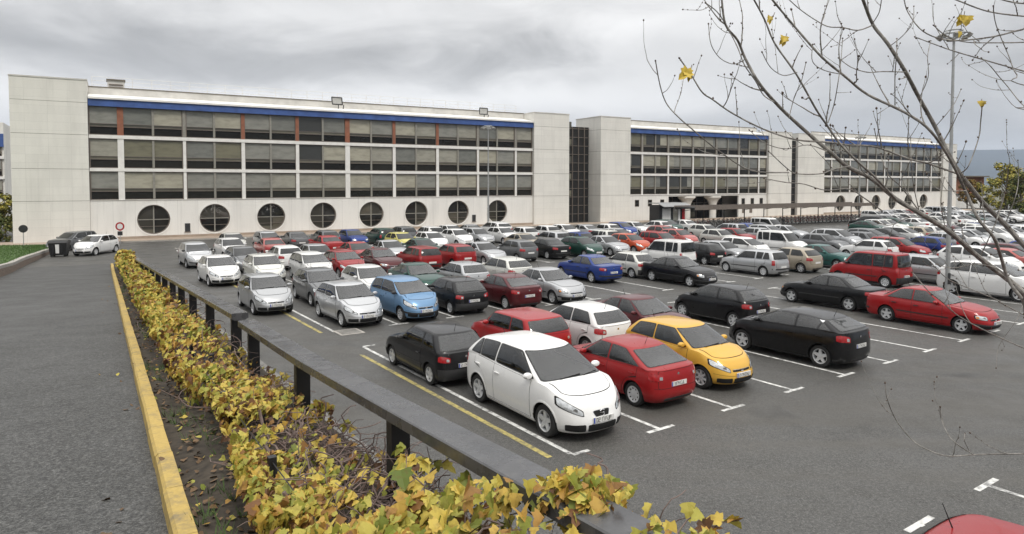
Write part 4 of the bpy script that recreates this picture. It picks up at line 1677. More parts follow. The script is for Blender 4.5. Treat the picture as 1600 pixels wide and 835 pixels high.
        if near:
            patch(hl, lambda u, v: lf(.80 + .18 * u, .15 + .6 * v), 2, 2, .012, AMBER if s.rub else LAMP)
            pc = lf(.36, .5)
            nrm = (pc - Vector((s.L / 2 - .9, 0, pc.z))).normalized()
            ux = Vector((0, 0, 1)).cross(nrm).normalized()
            uz = nrm.cross(ux)
            vv = [pc + nrm * .013 + (ux * math.cos(a) + uz * math.sin(a)) * .048 for a in np.linspace(0, 2 * math.pi, 14, endpoint=False)]
            hl.add(vv, [tuple(range(14))], CHROME)
        parts.append(('headlight', None, hl))
        tl = MB()
        if s.tails == 'high':
            patch(tl, lambda u, v: s.end(sd * (.86 + .125 * u), .62 + .36 * v, False), 4, 6, .010, TAIL, rnd=.15 if near else 0)
        else:
            patch(tl, lambda u, v: s.end(sd * (.62 + .36 * u), .70 + .22 * v * (.75 + .25 * u), False), 8 if near else 4, 4, .010, TAIL, rnd=.2 if near else 0)
            if near:
                patch(tl, lambda u, v: s.end(sd * (.66 + .10 * u), .735 + .09 * v, False), 2, 2, .0125, LAMP, rnd=.2)
        parts.append(('tail_light', None, tl))
    # ---- grille with badge
    gm = MB()
    if kind in ('mpv', 'sporty'):
        patch(gm, lambda u, v: s.end((.19 + .075 * v) * (2 * u - 1), .545 + .215 * v), 8, 6, .004, CHROME, rnd=.22)
        patch(gm, lambda u, v: s.end((.175 + .07 * v) * (2 * u - 1), .555 + .195 * v), 8, 6, .008, SEAM, rnd=.22)
    else:
        patch(gm, lambda u, v: s.end(-.40 + .80 * u, .635 + .075 * v), 10, 3, .007, SEAM, rnd=.2)
        if near:
            patch(gm, lambda u, v: s.end(-.40 + .80 * u, .72 + .014 * v), 10, 1, .010, CHROME)
    if near:
        pc = s.end(0, .675) + Vector((.018, 0, 0))
        if emblem:      # a slanted two-stroke letter S in chrome
            k = .062
            for pts in ([(.8, .75), (-.2, 1.0), (-.85, .62), (-.75, .15), (.55, .02)], [(-.8, -.75), (.2, -1.0), (.85, -.62), (.75, -.15), (-.55, -.02)]):
                gm.tube([pc + Vector((0.004, p[0] * k, p[1] * k)) for p in pts], .013, CHROME, 6)
        else:
            vv = [pc + Vector((0, .045 * math.cos(a), .045 * math.sin(a))) for a in np.linspace(0, 2 * math.pi, 16, endpoint=False)]
            gm.add(vv, [tuple(range(16))], CHROME)
    parts.append(('grille', None, gm))
    # ---- tailgate outline and badge
    if detail != 'far':
        tg = MB()
        if not s.boot:
            patch(tg, lambda u, v: s.end(-.80 + 1.6 * u, .46 + .52 * v, False), 12, 5, .0015, SEAM, rnd=.06, skirt=False)
            patch(tg, lambda u, v: s.end(-.785 + 1.57 * u, .47 + .50 * v, False), 12, 6, .005, PAINT, rnd=.06)
        else:
            patch(tg, lambda u, v: s.end(-.60 + 1.2 * u, .46 + .50 * v, False), 10, 5, .0015, SEAM, rnd=.06, skirt=False)
            patch(tg, lambda u, v: s.end(-.585 + 1.17 * u, .47 + .48 * v, False), 10, 6, .005, PAINT, rnd=.06)
        if near:
            p = s.end(0, .86, False)
            vv = [p + Vector((-.012, .035 * math.cos(a), .035 * math.sin(a))) for a in np.linspace(2 * math.pi, 0, 14, endpoint=False)]
            tg.add(vv, [tuple(range(14))], CHROME)
        parts.append(('tailgate' if not s.boot else 'boot_lid', None, tg))
    # ---- mirrors
    if detail != 'far':
        for sd in (1, -1):
            mm = MB()
            p = s.gside(xA(.12) - .06, .12, sd) + Vector((0, sd * .105, .03))
            rr = []
            for i in range(7):
                f = i / 6 * math.pi
                rr.append([p + Vector((.085 * -math.cos(f) * .9, .105 * math.sin(f) ** .6 * math.cos(a), .068 * math.sin(f) ** .6 * math.sin(a))) if 0 < i < 6 else
                           p + Vector((.085 * -math.cos(f) * .9, .02 * math.cos(a), .012 * math.sin(a))) for a in np.linspace(0, 2 * math.pi, 12, endpoint=False)])
            loft(mm, rr, PAINT if not s.bumper else TRIM)
            mm.obox(p + Vector((0, -sd * .09, -.03)), (.03, 0, 0), (0, .05, 0), (0, 0, .016), TRIM)
            parts.append(('wing_mirror', None, mm))
    # ---- wipers, aerial, roof strip
    if near:
        wp = MB()
        for y0, y1 in ((-.42, .12), (.18, .62)):
            wp.tube([s.gend(y0 / s.gw(.05), .03) + Vector((.02, 0, .012)), s.gend(y1 / s.gw(.12), .10) + Vector((.02, 0, .012))], .009, SEAM, 5)
        parts.append(('wiper', None, wp))
        an = MB()
        xa = s.xrt + .12 if kind != 'mini' else s.xft - .1
        za = s.zroof(xa) + .03
        an.tube([(xa, 0, za - .02), (xa - .10, 0, za + .20)], [.008, .004], SEAM, 5)
        parts.append(('aerial', None, an))
    parts += seats
    # ---- wheels
    ty, ri = build_wheel(s.R, s.alloy, 30 if near else 16)
    yw = s.W / 2 * .97 - .118
    for wx in (s.wxf, s.wxr):
        for sd in (1, -1):
            parts.append(('wheel', None, ty, (wx, sd * yw, s.R), 0 if sd > 0 else math.pi))
            parts.append(('rim', ('wheel', len(parts) - 1), ri))
    return [('body', None, body)] + [(p[0], p[1] if p[1] is None else (p[1][0], p[1][1] + 1)) + tuple(p[2:]) for p in parts]


_car_cache = {}


def car_proto(kind, detail, emblem=False, plate=None):
    key = (kind, detail, emblem, plate)
    if key in _car_cache:
        return _car_cache[key]
    pl = car_parts(kind, detail, emblem, plate)
    out = []
    if detail == 'far':
        mb = MB()
        for p in pl:
            loc = Vector(p[3]) if len(p) > 3 else Vector((0, 0, 0))
            rz = p[4] if len(p) > 4 else 0
            if p[1] is not None:   # sub-part: use the parent's placement
                pp = pl[p[1][1]]
                loc, rz = (Vector(pp[3]), pp[4]) if len(pp) > 3 else (loc, rz)
            mb.merge(p[2], Matrix.Translation(loc) @ Matrix.Rotation(rz, 4, 'Z'))
        out = mb.mesh('car_far_' + kind)
    else:
        mesh_of = {}
        for p in pl:
            k = id(p[2])
            if k not in mesh_of:
                mesh_of[k] = p[2].mesh(p[0])
            out.append((p[0], p[1], mesh_of[k], p[3] if len(p) > 3 else (0, 0, 0), p[4] if len(p) > 4 else 0))
    _car_cache[key] = out
    return out


KSCALE = dict(mpv=.98, mini=.955, hatch=.94, minivan=.925, hatch3=.91, fastback=.91, sporty=.935, van=.92)


def spawn_car(kind, detail, loc, rz, color, metal=0.0, name='parked_car', emblem=False, plate=None):
    proto = car_proto(kind, detail, emblem, plate)
    col = (*color, metal)
    if detail == 'far':
        o = bpy.data.objects.new(name, proto)
        COL.objects.link(o)
        o.location = loc
        o.rotation_euler = (0, 0, rz)
        o.color = col
        o.scale = (KSCALE.get(kind, .92),) * 3
        return o
    root = empty(name, loc, rz)
    root.scale = (KSCALE.get(kind, .92),) * 3
    made = []
    for (nm, par, me, off, r) in proto:
        o = bpy.data.objects.new(nm, me)
        COL.objects.link(o)
        o.color = col
        o.location = off
        o.rotation_euler = (0, 0, r)
        o.parent = root if par is None else made[par[1]]
        made.append(o)
    return root
# ------------------------------------------------------------------ cars
C = dict(white=((.74, .74, .73), 0), silver=((.50, .51, .52), .75), grey=((.17, .175, .18), .7), black=((.006, .006, .007), 0), red=((.30, .010, .012), 0),
         maroon=((.085, .010, .013), .2), blue=((.016, .045, .22), .2), sky=((.17, .31, .50), .45), green=((.018, .065, .050), .4), yellow=((.60, .55, .16), 0),
         gold=((.62, .36, .055), .1), beige=((.42, .37, .29), .4), orange=((.48, .075, .025), 0), faded=((.40, .10, .09), 0), pearl=((.62, .62, .58), .4), teal=((.03, .11, .10), .4))
CNAME = dict(white='white', silver='silver', grey='grey', black='black', red='red', maroon='maroon', blue='blue', sky='light blue', green='dark green', yellow='pale yellow',
             gold='golden yellow', beige='beige', orange='orange-red', faded='faded red', pearl='cream', teal='teal')
KNAME = dict(mpv='people carrier', hatch='hatchback', hatch3='boxy hatchback', sporty='sporty hatchback', fastback='fastback', saloon='saloon', estate='estate', van='van', minivan='mini people carrier', mini='compact hatchback')

# a, b, kind, colour, heading, label (None: written from its neighbours)
CARS = [
    # first double row, front bays
    (-11.76, 8.83, 'mpv', 'white', 'F', 'large white people carrier nearest the black rail, nose to the camera'),
    (-12.05, 11.5, 'fastback', 'red', 'R', 'red fastback beside the large white people carrier, tail to the camera'),
    (-11.96, 13.79, 'hatch', 'gold', 'F', 'golden yellow hatchback, the only car of that colour'),
    (-11.60, 18.03, 'sporty', 'black', 'R', 'black sporty hatchback with red tail lamps, right of an empty bay in the nearest line'),
    (-11.29, 25.86, 'saloon', 'red', 'F', 'bright red saloon standing alone at the right end of the first row'),
    # first double row, back bays
    (-16.05, 8.45, 'hatch3', 'black', 'R', 'black boxy hatchback right behind the large white people carrier'),
    (-16.05, 11.2, 'mini', 'red', 'R', 'red compact hatchback with dark pillars behind the red fastback'),
    (-16.0, 13.45, 'hatch', 'white', 'R', 'white hatchback behind the golden yellow hatchback'),
    (-15.8, 15.95, 'saloon', 'maroon', 'F', 'maroon saloon partly hidden behind the golden yellow hatchback'),
    (-16.08, 20.26, 'hatch', 'black', 'R', 'black hatchback with chrome trim behind the black sporty hatchback'),
    (-15.50, 26.63, 'saloon', 'black', 'R', 'long black saloon in side view left of the bright red saloon'),
    (-17.76, 33.92, 'van', 'red', 'R', 'red high-roofed van behind the long black saloon'),
    (-16.2, 37.0, 'estate', 'silver', 'F', 'silver estate between the red high-roofed van and the tall floodlight mast'),
    (-12.6, 34.6, 'mpv', 'white', 'F', 'white people carrier behind bare branches at the right, nose to the camera'),
    (-16.6, 43.2, 'mpv', 'white', 'F', 'white people carrier at the right edge behind the thick branch'),
    # near side of the aisle
    (-1.58, 7.57, 'mpv', 'red', 'F', 'red car cut off by the bottom right corner'),
    # second double row, front bays
    (-27.85, 7.08, 'hatch', 'silver', 'F', 'silver hatchback standing across the yellow edge line by the rail'),
    (-23.86, 9.05, 'hatch', 'silver', 'F', 'small silver hatchback at the left end of the second row'),
    (-23.53, 11.14, 'minivan', 'sky', 'F', 'light blue mini people carrier in the second row'),
    (-23.75, 13.33, 'hatch3', 'black', 'R', 'black boxy hatchback right of the light blue mini people carrier'),
    (-23.4, 15.65, 'fastback', 'maroon', 'R', 'maroon fastback between a black hatchback and a silver saloon'),
    (-23.43, 18.0, 'saloon', 'silver', 'F', 'silver saloon at the right of the maroon fastback'),
    (-23.39, 26.34, 'saloon', 'black', 'F', 'black saloon alone facing the aisle in the second row'),
    (-23.6, 32.6, 'estate', 'silver', 'R', 'silver estate in side view in the second row, right of the black saloon'),
    (-23.2, 35.5, 'hatch', 'beige', 'R', 'beige hatchback at the tail of the silver estate'),
    (-23.6, 39.4, 'saloon', 'teal', 'F', 'teal saloon right of the beige hatchback'),
    (-24.3, 46.0, 'hatch3', 'white', 'R', 'white boxy hatchback left of the red estate'),
    (-23.4, 48.4, 'estate', 'red', 'F', 'red estate beyond the red high-roofed van'),
    (-23.2, 51.2, 'hatch', 'blue', 'R', 'blue hatchback beside the red estate, behind branches'),
    # second double row, back bays
    (-28.9, 9.55, 'hatch', 'grey', 'F', 'grey hatchback behind the small silver hatchback'),
    (-28.8, 11.75, 'hatch', 'white', 'F', 'white hatchback right behind the light blue mini people carrier'),
    (-28.8, 14.2, 'saloon', 'green', 'F', 'dark green saloon behind the black boxy hatchback in the second row'),
    (-28.7, 16.45, 'hatch3', 'silver', 'R', 'silver boxy hatchback behind the maroon fastback'),
    (-28.7, 19.0, 'hatch', 'pearl', 'R', 'cream hatchback behind the silver saloon'),
    (-26.97, 23.34, 'saloon', 'blue', 'R', 'deep blue saloon standing clear of its neighbours in the second row'),
    (-27.1, 26.2, 'hatch3', 'pearl', 'R', 'cream boxy hatchback between the deep blue and black saloons'),
    (-29.0, 31.3, 'van', 'white', 'R', 'white van behind the black saloon of the second row'),
    # third row
    (-36.63, 7.06, 'hatch', 'white', 'F', 'white hatchback by the yellow edge line, nearest the rail in the third row'),
    (-45.06, 7.36, 'minivan', 'silver', 'F', 'silver mini people carrier at the far left by the rail'),
    (-48.6, 10.1, 'hatch', 'white', 'F', None),
    (-35.9, 9.1, 'hatch', 'pearl', 'F', 'cream hatchback at the left end of the third row'),
    (-35.12, 11.30, 'minivan', 'white', 'F', 'white mini people carrier left of a red hatchback in the third row'),
    (-35.68, 13.30, 'hatch', 'red', 'F', 'red hatchback nose to camera in the third row, beside a white mini people carrier'),
    (-36.6, 15.75, 'saloon', 'maroon', 'F', None),
    (-36.6, 18.15, 'estate', 'red', 'R', None),
    (-36.6, 20.6, 'hatch', 'red', 'R', None),
    (-36.9, 23.0, 'saloon', 'silver', 'F', None),
    (-37.1, 25.65, 'hatch', 'grey', 'R', None),
    (-36.9, 28.1, 'saloon', 'black', 'R', None),
    (-36.2, 30.75, 'hatch', 'green', 'F', None),
    (-36.5, 33.3, 'saloon', 'silver', 'F', None),
    (-36.5, 35.7, 'hatch', 'orange', 'F', None),
    (-41.6, 9.3, 'hatch', 'grey', 'F', None),
    (-41.5, 11.6, 'hatch', 'white', 'R', None),
    (-41.4, 16.3, 'saloon', 'red', 'F', None),
    (-41.5, 18.6, 'saloon', 'silver', 'F', None),
    (-41.5, 21.0, 'saloon', 'green', 'F', None),
    (-37.9, 42.6, 'hatch', 'faded', 'F', None),
    (-41.6, 45.0, 'hatch', 'faded', 'F', None),
    # fourth row
    (-48.2, 12.6, 'saloon', 'faded', 'R', None),
    (-48.2, 16.6, 'saloon', 'red', 'R', None),
    (-47.0, 22.1, 'hatch', 'yellow', 'F', 'pale yellow hatchback among white and silver cars in front of the round windows'),
    (-46.3, 24.3, 'hatch', 'white', 'F', None),
]
MEASURED = {(-11.76, 8.83), (-16.05, 8.45), (-12.05, 11.5), (-11.96, 13.79), (-11.60, 18.03), (-11.29, 25.86), (-16.05, 11.2), (-16.0, 13.45), (-15.8, 15.95), (-16.08, 20.26), (-15.50, 26.63), (-17.76, 33.92), (-16.2, 37.0), (-12.6, 34.6), (-27.85, 7.08), (-23.86, 9.05), (-23.53, 11.14), (-23.75, 13.33), (-23.4, 15.65), (-23.43, 18.0), (-23.39, 26.34), (-23.6, 32.6), (-23.2, 35.5), (-26.97, 23.34), (-27.1, 26.2), (-36.63, 7.06), (-45.06, 7.36), (-35.12, 11.30), (-35.68, 13.30), (-35.9, 9.1), (-36.9, 28.1), (-1.58, 7.57)}      # places read off the photograph
used = [(c[0], c[1]) for c in CARS]
SHEL0, SHEL1 = on_ground(1082, 358), on_ground(1350, 346.5)
LAMPS = [on_ground(1480, 461), on_ground(763, 362.5), on_ground(1342, 346), on_ground(1591, 331)]
KIOSK = facade(62.6, 5.0)


def seg_dist(p, a, b):
    ab = b - a
    u = max(0, min(1, (p - a).dot(ab) / ab.dot(ab)))
    return (p - a - ab * u).length


def project(p):
    y, z = p.y * _cp - (p.z - CAMZ) * _sp, p.y * _sp + (p.z - CAMZ) * _cp
    return CX + FPX * p.x / y, CY - FPX * z / y


fill_kinds = ['hatch'] * 8 + ['hatch3'] * 4 + ['saloon'] * 5 + ['estate'] * 2 + ['fastback'] * 2 + ['minivan'] * 3 + ['mpv'] * 2 + ['van', 'sporty']
fill_cols = ['white'] * 16 + ['silver'] * 13 + ['pearl'] * 3 + ['grey'] * 5 + ['black'] * 4 + ['red'] * 2 + ['blue'] * 2 + ['green', 'maroon', 'beige', 'faded', 'teal', 'sky']
crng = random.Random(5)
for a_, b0, b1, occ in ((-24.2, 53, 74, .9), (-28.9, 33.5, 82, .93), (-36.6, 38, 108, .95), (-41.4, 13, 112, .95), (-48.3, 14, 120, .95), (-53.2, 9, 124, .95), (-60.6, 9, 128, .93), (-16.8, 46, 54, .9), (-12.2, 41, 47, .7)):
    k = 0
    while True:
        b_ = BAY0 + BAYW * (k + .5)
        k += 1
        if b_ > b1:
            break
        if b_ < b0 or any(abs(a_ - u[0]) < 4.4 and abs(b_ - u[1]) < 2.0 for u in used):
            continue
        r1, kd, cl, hd, ja, jb = crng.random(), crng.choice(fill_kinds), crng.choice(fill_cols), crng.choice('FFR'), crng.uniform(-.3, .3), crng.uniform(-.12, .12)
        p = lot(a_, b_)
        if r1 > occ:
            continue
        if bn.dot(p - P0) < 5.5 or seg_dist(p, SHEL0, SHEL1) < 4.2 or (p - KIOSK).length < 5 or any((p - q).length < 2.6 for q in LAMPS):
            continue
        px, py = project(p)
        if not (-40 < px < 1650):
            continue
        if project(p + Vector((0, 0, 1.36)))[1] < np.interp(px, [260, 400, 520, 650, 800, 900, 1000, 1100, 1250, 1350, 1500, 1650], [370, 358.5, 353.5, 351.5, 347.5, 345, 343, 338, 338, 327, 320, 317]):
            continue        # keep clear of the road in front of the building
        # the open strip of asphalt in front of the shelter
        if 1210 < px < 1345 and 355 < py < 372:
            continue
        used.append((a_, b_))
        CARS.append((a_ + ja, b_ + jb, kd, cl, hd, None))


def row_of(a):
    return min(range(9), key=lambda i: abs(a - (-12, -16.7, -24, -28.8, -36.8, -41.5, -48.2, -53.2, -60.6)[i]))


ROWN = ['first', 'second', 'third', 'fourth', 'fifth', 'sixth', 'seventh', 'eighth', 'ninth']
ORD = ['first', 'second', 'third', 'fourth', 'fifth', 'sixth', 'seventh', 'eighth', 'ninth', 'tenth', 'eleventh', 'twelfth', 'thirteenth', 'fourteenth', 'fifteenth', 'sixteenth', 'seventeenth', 'eighteenth', 'nineteenth', 'twentieth'] + \
    ['twenty-' + x for x in ('first', 'second', 'third', 'fourth', 'fifth', 'sixth', 'seventh', 'eighth', 'ninth')] + ['thirtieth'] + ['thirty-' + x for x in ('first', 'second', 'third', 'fourth', 'fifth', 'sixth', 'seventh', 'eighth', 'ninth')] + ['fortieth'] + ['forty-' + x for x in ('first', 'second', 'third', 'fourth', 'fifth')]
byrow = {}
for c in CARS:
    byrow.setdefault(row_of(c[0]), []).append(c)
for r_ in byrow:
    byrow[r_].sort(key=lambda c: c[1])
seen = set(c[5] for c in CARS if c[5])


def sh(c):
    return CNAME[c[3]] + ' ' + KNAME[c[2]]


def auto_label(c):
    r_ = row_of(c[0])
    L_ = byrow[r_]
    i = L_.index(c)
    me = sh(c)
    nb = []
    if 0 < i < len(L_) - 1:
        nb.append(f'{me} between {sh(L_[i-1])} and {sh(L_[i+1])}, {ROWN[r_]} line from camera')
    nb.append(f'{me}, {ORD[i]} from left in the {ROWN[r_]} line from the camera')
    for s_ in nb:
        if s_ not in seen and len(s_.split()) <= 16:
            break
    return s_


# labels that two cars would share fall back to their place in the line
cands = {}
for c in CARS:
    if c[5] is None:
        cands.setdefault(auto_label(c), []).append(c)
for ci, c in enumerate(CARS):
    a_, b_, kd, cl, hd, lab = c
    p = lot(a_, b_) if (a_, b_) in MEASURED else lot(a_ + .45, b_ * .985 + .1)
    if lab is None:
        lab = auto_label(c)
        if len(cands[lab]) > 1:
            i = byrow[row_of(a_)].index(c)
            lab = f'{sh(c)}, {ORD[i]} from left in the {ROWN[row_of(a_)]} line from the camera'
        seen.add(lab)
    d = p.length
    lod = 'near' if d < 40 else ('mid' if d < 62 else 'far')
    col, met = C[cl]
    j = crng.uniform(.88, 1.1)
    col = tuple(min(.8, x * j) for x in col)
    rz = HEAD_F + (0 if hd == 'F' else math.pi) + R(crng.uniform(-1.6, 1.6))
    o = spawn_car(kd, lod, p, rz, col, met, emblem=(ci == 0), plate=('0217 FJP' if ci == 0 else ('1374 CJL' if ci == 1 else None)))
    tag(o, lab, 'car', 'cars parked in the open car park')

# two cars where the ramp meets the road
def road_car(px, py, hx, kd, cl, lab):
    p = on_ground(px, py)
    p.z = ramp_z(p.dot(RD)) if p.dot(RD) < 46 else 0.0
    o = spawn_car(kd, 'near' if kd != 'estate' else 'mid', p, hx, *C[cl])
    tag(o, lab, 'car', 'cars at the foot of the ramp')


road_car(150, 397, R(-92), 'hatch', 'white', 'white hatchback turning onto the ramp at the far end of the fence')
road_car(113, 390, R(-100), 'estate', 'grey', 'dark grey estate beside the black waste container')
# ------------------------------------------------------------------ black rails on posts
RAILM, t_, b_ = new_mat('wet_black_rail')
n_ = noise_tex(t_, 6, 6, .65)
t_.links.new(ramp_node(t_, n_, [(.3, (.05, .05, .052)), (.6, (.085, .085, .088)), (.8, (.14, .138, .135))]), b_.inputs['Base Color'])
t_.links.new(ramp_node(t_, noise_tex(t_, 3, 4), [(.35, .16), (.65, .36)]), b_.inputs['Roughness'])
bump(t_, b_, noise_tex(t_, 60, 4), .15, .004)
POSTM = simple('black_post', (.014, .014, .015), .5, var=.3)


def make_rail(t0, t1, o_fn, h, wd, posts, label):
    o = MB()
    n = max(2, int((t1 - t0) / 1.2))
    prof = [(0, -.085), (0, -.008), (.010, 0), (wd - .010, 0), (wd, -.008), (wd, -.085), (wd * .8, -.115), (wd * .2, -.115)]
    vs = []
    for i in range(n + 1):
        t = t0 + (t1 - t0) * i / n
        vs += [ramp(t, o_fn(t) + q, h + z) for q, z in prof]
    k = len(prof)
    f = [(i * k + j, i * k + (j + 1) % k, (i + 1) * k + (j + 1) % k, (i + 1) * k + j) for i in range(n) for j in range(k)]
    f += [tuple(range(k))[::-1], tuple(n * k + j for j in range(k))]
    f = [tuple(reversed(q)) for q in f]
    o.add(vs, f, RAILM)
    beam = o.build('guard_rail')
    tag(beam, label, 'guard rail', 'black rails along the ramp')
    for t in posts:
        p = MB()
        c = ramp(t, o_fn(t) + wd / 2, 0)
        p.obox(c + Vector((0, 0, (h - .11) / 2 - .04)), RD * .055, RP * .075, Vector((0, 0, (h - .11) / 2 + .04)), POSTM)
        p.build('post', beam)
    return beam


make_rail(-3.0, 10.85, lambda t: 1.72 + .030 * (7.2 - t) if t < 7.2 else 1.72, .80, .25, [-.4, 2.2, 4.85, 7.5, 10.3], 'black rail on posts nearest the camera, rising over the vine')
make_rail(11.15, 43.0, lambda t: 1.68 - .013 * (t - 11), .88, .25, [11.5, 14.3, 16.9, 19.2, 21.4, 23.8, 26.3, 29, 32, 35, 38, 41.5], 'black rail on posts along the far stretch of ramp')

# ------------------------------------------------------------------ the creeper hedge
LEAFM, t_, b_ = new_mat('autumn_vine_leaf')
geo = N(t_, 'ShaderNodeNewGeometry')
rpi = geo.outputs['Random Per Island']
patchn = noise_tex(t_, .55, 3, .5)
v_ = M(t_, 'ADD', M(t_, 'MULTIPLY', rpi, .62), M(t_, 'MULTIPLY', M(t_, 'SUBTRACT', patchn, .25), .75))
c_ = ramp_node(t_, v_, [(.05, (.060, .10, .016)), (.20, (.21, .24, .038)), (.36, (.46, .41, .085)), (.54, (.56, .42, .08)), (.64, (.42, .24, .05)), (.74, (.16, .075, .030)), (.85, (.060, .034, .022)), (.95, (.16, .030, .022))])
mott = noise_tex(t_, 26, 4, .6)
c_ = mix_rgb(t_, M(t_, 'MULTIPLY', ramp_node(t_, mott, [(.50, 0.0), (.72, 1.0)]), .5), c_, (.13, .065, .02))
t_.links.new(c_, b_.inputs['Base Color'])
b_.inputs['Roughness'].default_value = .55
b_.inputs['Specular IOR Level'].default_value = .35
tr = N(t_, 'ShaderNodeBsdfTranslucent')
t_.links.new(c_, tr.inputs[0])
ms = N(t_, 'ShaderNodeMixShader')
ms.inputs[0].default_value = .15
t_.links.new(b_.outputs[0], ms.inputs[1])
t_.links.new(tr.outputs[0], ms.inputs[2])
t_.links.new(ms.outputs[0], t_.nodes['Material Output'].inputs[0])
STEMM = simple('vine_stem', (.17, .125, .11), .85, var=.4, scale=8)
DEADM = simple('fallen_leaf', (.12, .075, .04), .85, var=.6, scale=5)


def leaf_poly(size, p, nrm, tip, fold=.25, lobes=True):
    """a lobed vine leaf: base at p, pointing along tip, folded along its midrib"""
    n = nrm.normalized()
    d = (tip - n * tip.dot(n))
    d = d.normalized() if d.length > 1e-6 else n.orthogonal().normalized()
    s = n.cross(d)
    if lobes:
        w_ = .62 + .5 * ((p.x * 917.3 + p.y * 411.7) % 1.0)        # narrow and broad leaves
        out = [(0, 0), (.02, .30 * w_), (.10, .50 * w_), (.27, .40 * w_), (.46, .50 * w_), (.54, .27 * w_), (.76, .24 * w_), (1.0, 0)]
    else:
        out = [(0, 0), (.05, .45), (.45, .52), (1.0, 0)]
    mid = [(0, 0), (.45, 0), (1.0, 0)]
    vs, fs = [], []
    c0 = p
    pts = [c0 + d * (x * size) + n * (-.26 * x * x * size) for x, y in mid]
    vs += pts
    for sg in (1, -1):
        side = []
        for (x, y) in out[1:-1]:
            side.append(c0 + d * (x * size) + s * (sg * y * size) + n * (fold * y * size - .26 * x * x * size))
        b0 = len(vs)
        vs += side
        m = len(side)
        h = m // 2
        a = (0,) + tuple(b0 + i for i in range(h + 1)) + (1,)
        b = (1,) + tuple(b0 + i for i in range(h, m)) + (2,)
        fs += [a if sg < 0 else a[::-1], b if sg < 0 else b[::-1]]
    return vs, fs


def hedge_profile(t):
    """left edge, right edge, and top height of the creeper at t"""
    l = (.78 if t < 5 else .78 + .16 * min(1, (t - 5) / 2.5) - .24 * max(0, min(1, (t - 8.5) / 1.2))) + .10 * noise.noise(Vector((t * .6, 3, 0)))
    top = .44 + .10 * noise.noise(Vector((t * .8, 7, 1)))
    r = 1.95
    if t < 3.7:
        f = min(1, (3.7 - t) / .8)
        top += .45 * f
        r += .66 * f
    if t > 9:
        top += .34 * min(1, (t - 9) / 3) * (.75 + .5 * noise.noise(Vector((t * .5, 2, 2))))
    if t > 37:
        top += .55 * math.exp(-((t - 41) / 2.2) ** 2)
    return l, r, top


hedge = empty('vine_hedge', ramp(12, 1.3, 0))
tag(hedge, 'autumn creeper hedge in yellow, green and brown between kerb and rail', 'hedge')
hedge_inv = Matrix.Translation(-hedge.location)
fol = MB()
lr = random.Random(3)
count = 0
t = .75
tries = 0
while tries < 70000:
    tries += 1
    # density falls with distance, leaves of the far stretch are drawn as small sprays
    q = lr.random()
    t = .7 + 44.3 * q ** 1.9
    l, r, top = hedge_profile(t)
    w = r - l
    hgt = top
    L_ = hgt * .95 + w
    u = lr.random() * L_
    dep = abs(lr.gauss(0, .075))
    if u < hgt * .95:      # the overhanging left face
        h = .06 + u
        o = l + .05 * math.sin(h * 7) + .10 * (1 - h / hgt) + dep
        if h < hgt * .45 and lr.random() < .72:
            continue
        n = -RP * .85 + Vector((0, 0, .35)) - RD * .25
        tip = Vector((0, 0, -1)) - RP * .3
    else:
        f = (u - hgt * .95) / w
        o = l + f * w
        if t > 9 and o > 1.42:      # beyond the ridge the creeper is low and thin
            if lr.random() < .6:
                continue
            hgt = .34
        h = hgt * (1 - .30 * f * (1 if t > 3.4 else .2)) + .05 * noise.noise(Vector((t * 2.2, o * 4, 5))) - dep
        n = Vector((0, 0, 1)) - RP * .35 - RD * .25
        tip = -RP * .8 - RD * .5 + Vector((0, 0, -.25))
    lump = noise.noise(Vector((t * 3.2, o * 3.6, h * 3.6 + 4)))
    h += .11 * lump if u >= hgt * .95 else 0
    o -= .09 * lump if u < hgt * .95 else 0
    if lump < .0 and lr.random() < .82:
        continue
    if o > 2.05:
        h -= (o - 2.05) * .35
    if o > 2.05 and lr.random() < .68:
        continue
    if 3.6 < t < 6.2 and 1.25 < o < 1.95 and lr.random() < .62:
        continue
    g = noise.noise(Vector((t * .9, o * 1.6, h * 1.6)))
    thin = -.14 if not (3.9 < t < 6.6 and o > 1.15) else .16
    if g < thin and lr.random() < .8:
        continue
    # behind a post or right under the beam the creeper keeps off the rail
    if t > 3.3 and o > 1.60 and h > .46 + (.12 if t > 11 else 0):
        continue
    n = n + Vector((lr.gauss(0, .45), lr.gauss(0, .45), lr.gauss(0, .35)))
    tip = tip + Vector((lr.gauss(0, .45), lr.gauss(0, .45), lr.gauss(0, .3)))
    size = lr.choice([lr.uniform(.03, .06), lr.uniform(.04, .085), lr.uniform(.05, .09), lr.uniform(.07, .11)]) * (1.0 if t < 8 else 1.0 + (t - 8) * .03)
    p = ramp(t, o, h) - tip.normalized() * size * .4
    vs, fs = leaf_poly(size, p, n, tip, lr.uniform(-.1, .45) if lr.random() < .65 else lr.uniform(.5, 1.3), t < 14)
    fol.add([hedge_inv @ v for v in vs], fs, LEAFM, False)
    count += 1
